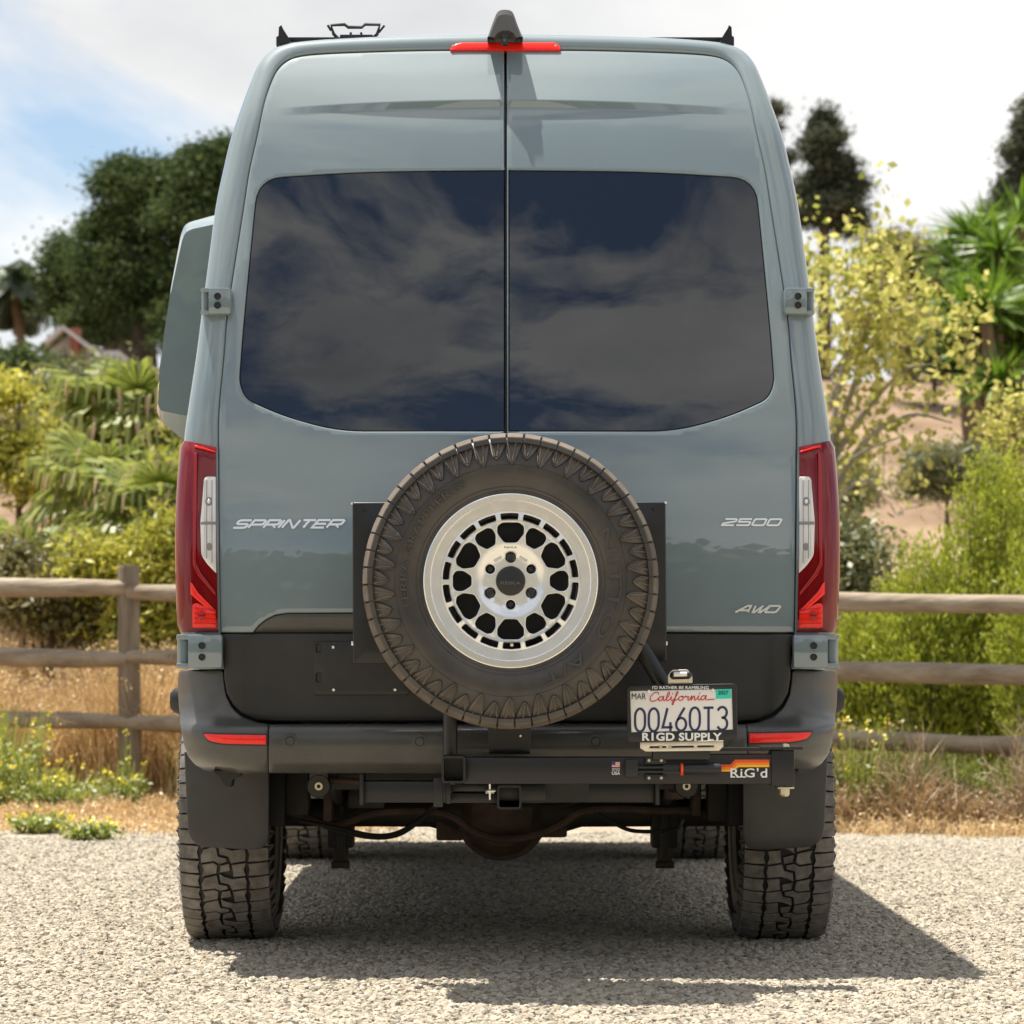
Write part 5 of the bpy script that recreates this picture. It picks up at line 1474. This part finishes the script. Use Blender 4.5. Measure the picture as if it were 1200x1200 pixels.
# ---- fan palms behind the fence
def fan(V, F, T, M, root, d, Ln, R, droop, dry, blades=22, spread=210):
    """one pleated fan leaf on a stalk"""
    d = d.normalized(); side = d.cross(Vector((0, 0, 1)));  side = side.normalized() if side.length > .1 else Vector((1, 0, 0))
    nrm = side.cross(d)
    hub = root + d * Ln + Vector((0, 0, -droop * Ln * .3))
    n0 = len(V); w = side * .014
    V += [root - w, root + w, hub + w * .6, hub - w * .6]; F.append((n0, n0 + 1, n0 + 2, n0 + 3)); T.append(.8); M.append(1 if dry else 0)
    for k in range(blades):
        a = rad(-spread / 2 + spread * k / (blades - 1))
        u = d * math.cos(a) + side * math.sin(a)
        L = R * (0.78 + .22 * math.cos(a)) * random.uniform(.78, 1.08)
        p1 = hub + u * L * .55 + nrm * (.02 if k % 2 else -.02) * R
        p2 = p1 + u * L * .28 + Vector((0, 0, -droop * L * .16))
        p3 = p2 + u * L * .10 + Vector((0, 0, -(droop + .15) * L * .34))
        c = d * -math.sin(a) + side * math.cos(a)
        ws = [.004, .036 * R / .6, .022 * R / .6, .003]
        pts = [hub, p1, p2, p3]; n0 = len(V); tn = random.uniform(.15, .9)
        for q, ww in zip(pts, ws): V += [q - c * ww, q + c * ww]
        for j in range(3): F.append((n0 + 2 * j, n0 + 2 * j + 1, n0 + 2 * j + 3, n0 + 2 * j + 2)); T.append(min(1, tn + .12 * j)); M.append(1 if (dry or (j == 2 and random.random() < .25)) else 0)
def fan_palm(label, px, Y, py_hub, nf, R, stalk, ndry=6, tr=.16):
    b = spot(px, Y); t = thing('fan_palm', label, 'palm', b, 'fan palms growing behind the fence', absolute=False)
    H = max(.15, zof(py_hub, Y) - b.z)
    mb = MB(); mb.tube([(0, 0, -.2), (0.02, 0, H * .5), (0, 0, H)], [tr * 1.25, tr, tr * .7], 12); mb.build('trunk', 'palm_bark', t)
    for i in range(nf + ndry):
        dry = i >= nf
        V, F, T, M = [], [], [], []
        a = i * 2.39996 + random.uniform(-.2, .2)
        el = random.uniform(-1.1, -.45) if dry else (0.85 - 1.45 * i / nf + random.uniform(-.12, .12))
        d = Vector((math.cos(a) * math.cos(el), math.sin(a) * math.cos(el), math.sin(el)))
        fan(V, F, T, M, Vector((0, 0, H - (.25 if dry else 0) * H * random.random())), d, stalk * random.uniform(.75, 1.15), R * random.uniform(.82, 1.1), 1.5 if dry else max(.3, 1.15 - el * .55), dry)
        pmesh('frond', [tuple(q) for q in V], F, T, ['fan_green', 'fan_dry'], t, M)
fan_palm('large fan palm with drooping fronds by the window pod of the van', 166, 15.5, 478, 24, 0.62, 0.40, 12)
fan_palm('fan palm with pale hanging frond tips above the fence post', 188, 13.0, 590, 20, 0.52, 0.36, 14, .12)
fan_palm('low upright fan palm with dark green fans near the top rail', 36, 13.0, 655, 14, 0.42, 0.34, 4, .10)
fan_palm('small fan palm tucked between two larger palms', 122, 14.2, 560, 16, 0.48, 0.34, 10, .10)

# ---- yuccas
def yucca(name, label, px, Y, heads, R=.55, nl=64, group=None, trunk=True):
    b = spot(px, Y); t = thing(name, label, 'yucca', b, group, absolute=False)
    mb = MB()
    for (hx, hy) in heads:
        h = Vector((at(hx, hy, Y).x - b.x, random.uniform(-.5, .5), max(.1, zof(hy, Y) - b.z)))
        if trunk: mb.tube([(h.x * .15, h.y * .15, -.2), (h.x * .6, h.y * .6, h.z * .45), (h.x, h.y, h.z)], [.12, .085, .06], 8)
        D = unit(nl); D[:, 2] = np.abs(D[:, 2]) * 1.1 - .45; D /= np.linalg.norm(D, axis=1)[:, None]
        V, F, T = [], [], []
        for d in D:
            d = Vector(d); L = R * random.uniform(.75, 1.1); s_ = d.orthogonal().normalized() if random.random() < .5 else d.cross(Vector((0, 0, 1))).normalized()
            p1 = h + d * L * .5; p2 = h + d * L + Vector((0, 0, -.10 * L)); n0 = len(V); w = .026
            V += [h - s_ * .012, h + s_ * .012, p1 + s_ * w, p1 - s_ * w, p2]; F.append((n0, n0 + 1, n0 + 2, n0 + 3)); T.append(random.uniform(.1, .7))
            F.append((n0 + 3, n0 + 2, n0 + 4, n0 + 4)); T.append(random.uniform(.3, 1))
        F = [q if q[2] != q[3] else (q[0], q[1], q[2], q[2]) for q in F]
        V2 = [tuple(q) for q in V]
        # quads only: the tip is a sliver
        F2 = []
        for q in F:
            if q[2] == q[3]:
                V2.append(tuple(Vector(V2[q[2]]) + Vector((0, 0, .004)))); F2.append((q[0], q[1], q[2], len(V2) - 1))
            else: F2.append(q)
        pmesh('leaf_rosette', V2, F2, T, 'yucca_green', t)
    if trunk: mb.build('trunk', 'palm_bark', t)
    return t
yucca('yucca_tree', 'tall branching yucca with spiky green heads on the dirt slope', 1150, 25.5, [(1140, 275), (1165, 300), (1125, 305), (1150, 330), (1180, 320), (1135, 345), (1170, 355), (1150, 375), (1128, 372)], .62, 90)
yucca('yucca_tree', 'second branching yucca crowding behind the spiky thicket on the slope', 1205, 27, [(1190, 262), (1215, 285), (1200, 300), (1185, 345), (1210, 350), (1160, 275), (1195, 378), (1170, 385)], .66, 90)
yucca('yucca_tree', 'lower yucca spreading at the foot of the spiky thicket', 1178, 24.0, [(1150, 368), (1185, 372), (1205, 385), (1130, 362), (1170, 345), (1150, 400), (1195, 408), (1172, 395)], .55, 90)
yucca('agave_plant', 'small dark spiky rosette on the bare dirt slope', 1166, 23.5, [(1166, 452)], .55, 130, trunk=False)

# ---- yellow-leaved tree beside the van: clusters along real boughs
def sycamore():
    Y = 13.5; b = spot(968, Y)
    t = thing('sycamore_tree', 'young tree with large yellow-green leaves beside the van', 'tree', b, absolute=False)
    boughs = [[(960, 640), (975, 500), (990, 380), (985, 298)], [(965, 560), (1000, 450), (1040, 370), (1085, 375)], [(965, 600), (1010, 520), (1060, 490), (1105, 500)], [(962, 500), (950, 400), (955, 338), (965, 283)],
              [(970, 480), (1010, 380), (1020, 348), (1015, 300)], [(964, 560), (1000, 500), (1050, 440), (1090, 430)], [(960, 640), (985, 585), (1020, 560), (1052, 585)], [(962, 620), (975, 560), (1000, 535), (1040, 520)], [(975, 440), (1010, 400), (1050, 410), (1090, 390)], [(962, 640), (985, 640), (1010, 625), (1045, 640)]]
    mb = MB(); P, T = [], []
    for i, bo in enumerate(boughs):
        q = [at(a, c, Y) - b for a, c in bo]; dy = random.uniform(-1, 1)
        q = [Vector((p_.x, dy * k / 3, p_.z)) for k, p_ in enumerate(q)]
        q = [Vector(w) for w in smooth_poly([tuple(w) for w in q], k=5)]
        mb.tube(q, list(np.linspace(.030, .006, len(q))), 6)
        for k, w in enumerate(q):
            if k < 4: continue
            for _ in range(4 if i not in (2, 5, 6, 7, 9) else 1):
                c = np.array(w) + RNG.normal(size=3) * np.array([.20, .25, .17])
                m_ = RNG.integers(7, 15); P.append(c + RNG.normal(size=(m_, 3)) * .085); T.append(np.clip(RNG.normal(.5, .28, m_), 0, 1))
    mb.tube([(0, 0, -.2), ((at(962, 640, Y) - b).x, 0, zof(640, Y) - b.z)], [.055, .035], 8)
    mb.build('trunk', 'pale_bark', t)
    P, T = np.concatenate(P), np.concatenate(T)
    V, F = leaf_quads(P, .066, .74, jitter=.4); pmesh('crown', V, F, T, 'sycamore', t)
sycamore()

# ---- shrubs
def shrub(name, label, px, Y, ells, nc, nl, size, spread, leafm, group=None, aspect=.4, cat='shrub'):
    return tree(name, label, px, Y, ells, nc, nl, size, spread, leafm, .035, 'bark', group, aspect, cat, .35, 12)
def feathery(label, px, Y, py_top, w_px, n=420, leafm='bright_shrub', name='feathery_shrub', py_base=None):
    """upright sprays of fine foliage"""
    b = spot(px, Y); s = (Y - CY) / FPX; W = w_px * s; H = zof(py_top, Y) - b.z
    t = thing(name, label, 'shrub', b, absolute=False)
    P, D, T = [], [], []
    mb = MB()
    for i in range(n):
        a = random.uniform(0, 6.28); rr_ = math.sqrt(random.random()); x0, y0 = W * rr_ * math.cos(a), .8 * W * rr_ * math.sin(a)
        h = H * (1 - .42 * rr_ ** 1.6) * random.uniform(.35, 1.05)
        tip = np.array([x0 * 1.15 + random.uniform(-.05, .05), y0 * 1.15, h]); L = random.uniform(.22, .45)
        d = np.array([x0 * .4 / max(W, .1), y0 * .4 / max(W, .1), 1.0]); d /= np.linalg.norm(d)
        k = 46; u = RNG.random(k) ** .8
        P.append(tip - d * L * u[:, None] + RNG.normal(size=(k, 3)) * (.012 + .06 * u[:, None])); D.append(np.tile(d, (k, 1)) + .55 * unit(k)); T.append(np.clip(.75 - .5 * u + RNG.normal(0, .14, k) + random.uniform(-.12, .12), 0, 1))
        if i % 12 == 0: mb.tube([(x0 * .15, y0 * .15, -.05), (x0 * .7, y0 * .7, h * .5), tuple(tip - d * L * .5)], [.012, .008, .003], 5)
    P, D, T = np.concatenate(P), np.concatenate(D), np.concatenate(T)
    ok = P[:, 2] > 0
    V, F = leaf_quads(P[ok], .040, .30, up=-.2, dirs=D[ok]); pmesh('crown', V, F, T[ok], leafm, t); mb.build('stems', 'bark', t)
    return t
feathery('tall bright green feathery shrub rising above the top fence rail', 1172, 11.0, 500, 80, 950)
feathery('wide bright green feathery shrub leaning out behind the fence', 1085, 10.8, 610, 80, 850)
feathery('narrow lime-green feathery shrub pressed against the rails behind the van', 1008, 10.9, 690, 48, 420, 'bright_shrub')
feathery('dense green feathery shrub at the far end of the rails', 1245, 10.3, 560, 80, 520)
shrub('leafy_shrub', 'dark leafy bush filling the ground under the yuccas', 1160, 25.0, [(1135, 392, 30, 18, 1), (1185, 400, 36, 20, 1), (1120, 415, 20, 12, .5)], 50, 9000, .09, .16, 'pine')
shrub('leafy_shrub', 'pale-leaved shrub filling the gap under the yellow tree', 985, 12.0, [(985, 660, 24, 34, 1), (1000, 715, 28, 40, 1)], 34, 4200, .06, .16, 'grey_shrub', aspect=.6)
shrub('leafy_sprig', 'light yellow-green sprig reaching over the feathery shrubs', 1190, 12.5, [(1188, 480, 22, 40, 1), (1200, 530, 18, 50, 1)], 24, 800, .06, .14, 'sycamore', aspect=.6)
shrub('grass_tussock', 'soft grey-green tussock on the dirt slope', 1110, 19.5, [(1100, 555, 38, 22, 1), (1130, 548, 26, 20, .6)], 40, 5200, .16, .13, 'grey_shrub', aspect=.12)
shrub('grass_tussock', 'grey-green tussock half hidden by the yellow tree', 985, 19.5, [(985, 570, 30, 24, 1)], 26, 3000, .16, .13, 'grey_shrub', aspect=.12)
shrub('round_shrub', 'brownish-green bush below the rounded olive tree', 1095, 30, [(1085, 405, 36, 26, 1), (1110, 385, 24, 26, .6)], 30, 5200, .10, .22, 'olive')
shrub('clipped_hedge', 'low green hedge in front of the white gabled house', 40, 30, [(15, 436, 36, 12, 1), (70, 444, 46, 9, 1)], 70, 11000, .10, .17, 'pine')
shrub('sage_bush', 'grey-green sage bush on the slope below the house', 82, 24, [(75, 472, 38, 24, 1), (112, 462, 28, 24, 1), (125, 485, 26, 24, .6)], 60, 9000, .10, .20, 'grey_shrub')
shrub('sage_bush', 'yellowish sage bush lower on the slope behind the palms', 105, 19, [(100, 520, 40, 34, 1), (135, 505, 26, 26, .6)], 50, 7000, .09, .17, 'lime_shrub')
shrub('lime_bush', 'bright yellow-green bush above the low fan palm', 22, 16.5, [(4, 525, 14, 30, .6), (45, 548, 32, 26, 1.2), (0, 462, 8, 16, .25), (82, 566, 28, 22, .7)], 56, 7500, .085, .15, 'lime_shrub')
shrub('lime_bush', 'yellow-green brush tangled around the fence post', 180, 11.2, [(180, 680, 36, 46, 1), (200, 640, 26, 30, .6), (175, 740, 40, 40, 1), (120, 660, 30, 36, .8)], 80, 9500, .065, .11, 'lime_shrub')
shrub('lime_bush', 'brownish-green brush below the low fan palm', 60, 11.6, [(60, 690, 60, 40, 1), (10, 670, 30, 40, .7), (100, 720, 40, 36, .8)], 80, 7500, .065, .11, 'olive')

# ---- dry grass and weeds
def blades(name, n, region, hgt, leafm, lean=.35, w=.006, label=None, heads=0.0, ztop=None):
    x0, x1, ya, yb = region
    X = RNG.uniform(x0, x1, n); Yy = np.array([fenceY(x) for x in X]) + RNG.uniform(ya, yb, n)
    # clumped
    k = max(4, n // 60); cx, cy = RNG.uniform(x0, x1, k), RNG.uniform(ya, yb, k); idx = RNG.integers(0, k, n); mx_ = RNG.random(n) < .75
    X = np.where(mx_, cx[idx] + RNG.normal(0, .09, n), X); Yy = np.where(mx_, np.array([fenceY(q) for q in X]) + cy[idx] + RNG.normal(0, .09, n), Yy)
    Z = np.array([ground_z(a, b) for a, b in zip(X, Yy)])
    H = hgt * RNG.uniform(.35, 1.1, n) * (0.7 + .3 * np.sin(X * 2.1) ** 2)
    a = RNG.uniform(0, 6.28, n); ln = RNG.normal(0, lean, n)
    dx, dy = np.cos(a) * ln * H, np.sin(a) * ln * H
    B = np.stack([X, Yy, Z], 1)
    M1 = B + np.stack([dx * .35, dy * .35, H * .55], 1); T1 = B + np.stack([dx, dy, H * (1 - .25 * np.abs(ln))], 1)
    th = RNG.uniform(0, 3.14, n); S = np.stack([np.cos(th), np.sin(th), np.zeros(n)], 1) * w
    V = np.stack([B - S, B + S, M1 + S * .8, M1 - S * .8, T1 + S * .25, T1 - S * .25], 1).reshape(-1, 3)
    o = np.arange(n)[:, None] * 6
    F = np.concatenate([o + np.array([0, 1, 2, 3]), o + np.array([3, 2, 4, 5])])
    tone = np.clip(RNG.normal(.5, .25, n), 0, 1); tone = np.concatenate([tone, tone])
    if heads > 0:
        m_ = RNG.random(n) < heads; P = np.repeat(T1[m_], 5, 0) + RNG.normal(size=(5 * m_.sum(), 3)) * .018
        V2, F2 = leaf_quads(P, .022, .5); F = np.concatenate([F, F2 + len(V)]); V = np.concatenate([V, V2]); tone = np.concatenate([tone, RNG.random(len(F2))])
    ob = pmesh(name, V, F, tone, leafm); ob['kind'] = 'stuff'
    ob['label'] = label; ob['category'] = 'grass'
    return ob
blades('dry_grass', 28000, (-5.2, -1.0, 0.16, 2.6), .95, 'straw', .40, .005, 'tall straw-coloured dry grass around the fence', .5)
blades('dry_grass', 7000, (-1.2, 2.3, -0.2, 2.2), .55, 'straw', .45, .005, 'dry grass behind the van along the fence', .3)
blades('brown_grass', 10000, (1.4, 5.0, -0.7, 0.7), .30, 'straw_brown', .75, .006, 'rust-brown dead grass at the foot of the shrubs', .3)
blades('brown_grass', 6500, (-4.5, -0.6, -2.0, 0.3), .10, 'straw', .6, .005, 'short dry grass at the gravel edge by the fence post', .1)
blades('green_grass', 6500, (1.4, 5.0, -0.3, 1.6), .55, 'weed_green', .35, .005, 'green grass growing up through the lower rails', .1)
blades('green_grass', 3000, (-5, -1.0, 0.2, 2.0), .55, 'weed_green', .35, .005, 'green blades mixed into the dry grass', .1)

blades('dead_litter', 5200, (1.2, 5.0, -1.15, -0.3), .07, 'straw_brown', 1.6, .006, 'scattered dead stalks where the gravel meets the shrubs', .2)
blades('dry_grass', 1500, (1.3, 5.0, -1.7, -0.6), .13, 'straw', .8, .005, 'sparse dry tufts standing in the edge of the gravel', .2)
blades('dead_litter', 6000, (-4.5, -0.6, -3.1, -1.2), .05, 'straw', 1.6, .005, 'flattened straw where the gravel meets the grass', .2)

def mustard(label, px, Y, h, n, R, cat='weed', stems='weed_green'):
    b = spot(px, Y); t = thing('mustard_weed', label, cat, b, 'yellow-flowered weeds by the fence', absolute=False)
    V, F, T, M = [], [], [], []
    for i in range(n):
        a = random.uniform(0, 6.28); r_ = R * math.sqrt(random.random()); p0 = Vector((r_ * .5 * math.cos(a), r_ * .5 * math.sin(a), 0))
        tip = Vector((r_ * 1.2 * math.cos(a), r_ * 1.2 * math.sin(a), h * random.uniform(.4, 1.05))); mid = p0.lerp(tip, .5) + Vector((0, 0, h * .08))
        s_ = Vector((math.cos(a + 1.57), math.sin(a + 1.57), 0)) * .0035; k = len(V)
        V += [p0 - s_, p0 + s_, mid + s_, mid - s_, tip + s_ * .5, tip - s_ * .5]; F += [(k, k + 1, k + 2, k + 3), (k + 3, k + 2, k + 4, k + 5)]; T += [.5, .7]; M += [0, 0]
        for j in range(7):
            c = p0.lerp(tip, random.uniform(.05, .8)); u = Vector(tuple(unit(1)[0])); w_ = u.orthogonal().normalized(); L = random.uniform(.02, .05); k = len(V)
            V += [c, c + u * L * .5 + w_ * L * .28, c + u * L, c + u * L * .5 - w_ * L * .28]; F.append((k, k + 1, k + 2, k + 3)); T.append(random.random()); M.append(0)
        if random.random() < .20:
            for j in range(4):
                c = tip + Vector(tuple(unit(1)[0])) * .016; u = Vector(tuple(unit(1)[0])); w_ = u.orthogonal().normalized(); L = .020; k = len(V)
                V += [c - u * L / 2, c + w_ * L / 2, c + u * L / 2, c - w_ * L / 2]; F.append((k, k + 1, k + 2, k + 3)); T.append(random.random()); M.append(1)
    pmesh('foliage', [tuple(q) for q in V], F, T, [stems, 'flower_yellow'], t, M)
for lab, px, Y, h, n, R in (('bushy yellow-flowered weed hiding the bottom rail at the frame edge of the fence', 4, 8.95, .60, 190, .30), ('low yellow-flowered weed on the gravel edge beside the taller one', 42, 8.6, .28, 90, .24), ('yellow-flowered weed spreading in front of the dry grass', 80, 8.6, .22, 90, .28),
                             ('small yellow-flowered weed at the foot of the fence post', 140, 8.85, .27, 60, .18), ('single tall yellow-flowered stalk leaning on the fence post', 150, 9.0, .42, 10, .05), ('tiny green weed sprouting alone from the gravel', 106, 6.0, .11, 70, .17),
                             ('flat green weed tuft on the gravel by the fence', 42, 6.55, .12, 70, .16), ('yellow-flowered weed twined on the bottom rail beside the bumper', 1000, 8.3, .60, 90, .26), ('yellow-flowered weed low behind the mud flap', 1030, 8.6, .42, 60, .26)):
    mustard(lab, px, Y, h, n, R)

def tumbleweed(label, px, Y, h, n, R):
    b = spot(px, Y); t = thing('dry_bush', label, 'dry bush', b, absolute=False); mb = MB()
    for i in range(n):
        a = random.uniform(0, 6.28); el = random.uniform(.25, 1.45); L = h * random.uniform(.6, 1.1)
        d = Vector((math.cos(a) * math.cos(el) * R / h, math.sin(a) * math.cos(el) * R / h, math.sin(el)))
        p1 = d * L * .5 + Vector((random.uniform(-.04, .04), random.uniform(-.04, .04), 0)); p2 = d * L + Vector((random.uniform(-.06, .06), random.uniform(-.06, .06), -.03))
        mb.tube([(0, 0, 0), p1, p2], [.0055, .0038, .0016], 4, caps=False)
        for j in range(4):
            s_ = p1.lerp(p2, random.uniform(-.3, .8)); e = s_ + (d + Vector(tuple(unit(1)[0])) * .8) * L * random.uniform(.12, .3)
            mb.tube([s_, s_.lerp(e, .5) + Vector((0, 0, .012)), e], [.003, .0024, .001], 3, caps=False)
    me = mesh_from('twigs', mb.v, mb.f); a_ = me.attributes.new('tone', 'FLOAT', 'FACE'); a_.data.foreach_set('value', RNG.random(len(me.polygons)).astype(np.float32))
    link('twigs', me, 'twig', t)
tumbleweed('pale leafless bush of curved twigs in front of the rails', 1088, 8.05, .55, 75, .42)
tumbleweed('larger tan leafless bush at the frame edge of the rails', 1208, 7.9, .70, 62, .46)
tumbleweed('low flattened leafless bush touching the gravel', 1160, 7.85, .26, 40, .34)

# ---- house on the rise
HY_ = 33.5
hb = spot(88, HY_); hz = hb.z - 0.3
hs = thing('white_house', 'small white gabled house with a brick chimney stack below the evergreens', 'house', (hb.x, hb.y, hz))
mat('house_wall', (0.52, 0.52, 0.53), 0.8, bump=0.2, bscale=3); mat('house_roof', (0.55, 0.53, 0.50), 0.8, var=.1); mat('brick_red', (0.27, 0.095, 0.065), .9, var=.15, vscale=30)
def hp(px, py): q = at(px, py, HY_); return (q.x, q.z)
mb = MB(); mb.prism([hp(57, 440), hp(57, 411), hp(82, 391), hp(108, 411), hp(140, 411), hp(140, 440)], HY_, HY_ + 3); mb.build('wall', 'house_wall', hs)
for A, B in (((50, 412), (77, 389)), ((77, 389), (112, 415))):
    (xa, za), (xb, zb) = hp(*A), hp(*B); mb = MB(); mb.prism([(xa, za), (xb, zb), (xb, zb + .07), (xa, za + .07)], HY_ - .3, HY_ + 3.3); mb.build('roof', 'house_roof', hs)
mb = MB(); (xa, za), (xb, zb) = hp(85, 440), hp(95, 386); mb.box(((xa + xb) / 2, HY_ - .12, (za + zb) / 2), (xb - xa, .24, zb - za)); mb.build('chimney', 'brick_red', hs)
for (A, B) in (((64, 420), (74, 430)), ((112, 418), (126, 432))):
    (xa, za), (xb, zb) = hp(*A), hp(*B); mb = MB(); mb.box(((xa + xb) / 2, HY_ - .01, (za + zb) / 2), (xb - xa, .05, za - zb)); w = mb.build('window', 'plate_white', hs)
    mb = MB(); mb.box(((xa + xb) / 2, HY_ - .03, (za + zb) / 2), ((xb - xa) * .8, .04, (za - zb) * .8)); mb.build('pane', 'tinted_glass', w)

# ---- wood behind the photographer (seen only as a reflection in the doors)
E = [((x, -40 + RNG.normal(0, 2), 3.4 + RNG.uniform(0, 1.6)), (4.0, 2.5, RNG.uniform(3.5, 5.6)), 1) for x in np.arange(-40, 41, 4.2)]
P, tone, cs = clumps(E, 420, 60000, .9, .3); ok = P[:, 2] > 0
V, F = leaf_quads(P[ok], 1.0, .8); tl = pmesh('treeline', V, F, tone[ok], 'pine'); tl['kind'] = 'stuff'
tl['label'] = 'dark wood across the lot mirrored in the doors'; tl['category'] = 'trees'

# ---- what stands behind the van itself, out of this view but a step to the side away
for px, Y, tp in ((330, 40, 230), (450, 43, 190), (590, 41, 250), (720, 44, 200), (830, 40, 260)):
    tree('evergreen_tree', 'dark evergreen in the row directly behind the van', px, Y, [(px, tp + 40, 34, 40, 1), (px - 8, tp + 110, 52, 52, 1.4), (px + 10, tp + 175, 56, 46, 1.2)], 80, 26000, 0.085, 0.27, 'pine', 0.34, group='evergreens behind the van', hollow=.55)
for k, (px, Y, py) in enumerate(((265, 13.5, 560), (350, 18, 545), (440, 13, 600), (520, 20, 520), (600, 14, 590), (690, 17, 560), (780, 13, 600), (860, 16, 560), (925, 12.5, 620))):
    shrub('slope_bush', 'rounded %s slope bush hidden directly behind the van' % ('yellow-green', 'grey-green', 'olive')[k % 3], px, Y, [(px, py, 50, 34, 1), (px + 30, py + 30, 46, 34, 1), (px - 34, py + 36, 44, 34, 1)], 50, 7000, .075, .15, ('lime_shrub', 'grey_shrub', 'olive')[k % 3], group='bushes behind the van')
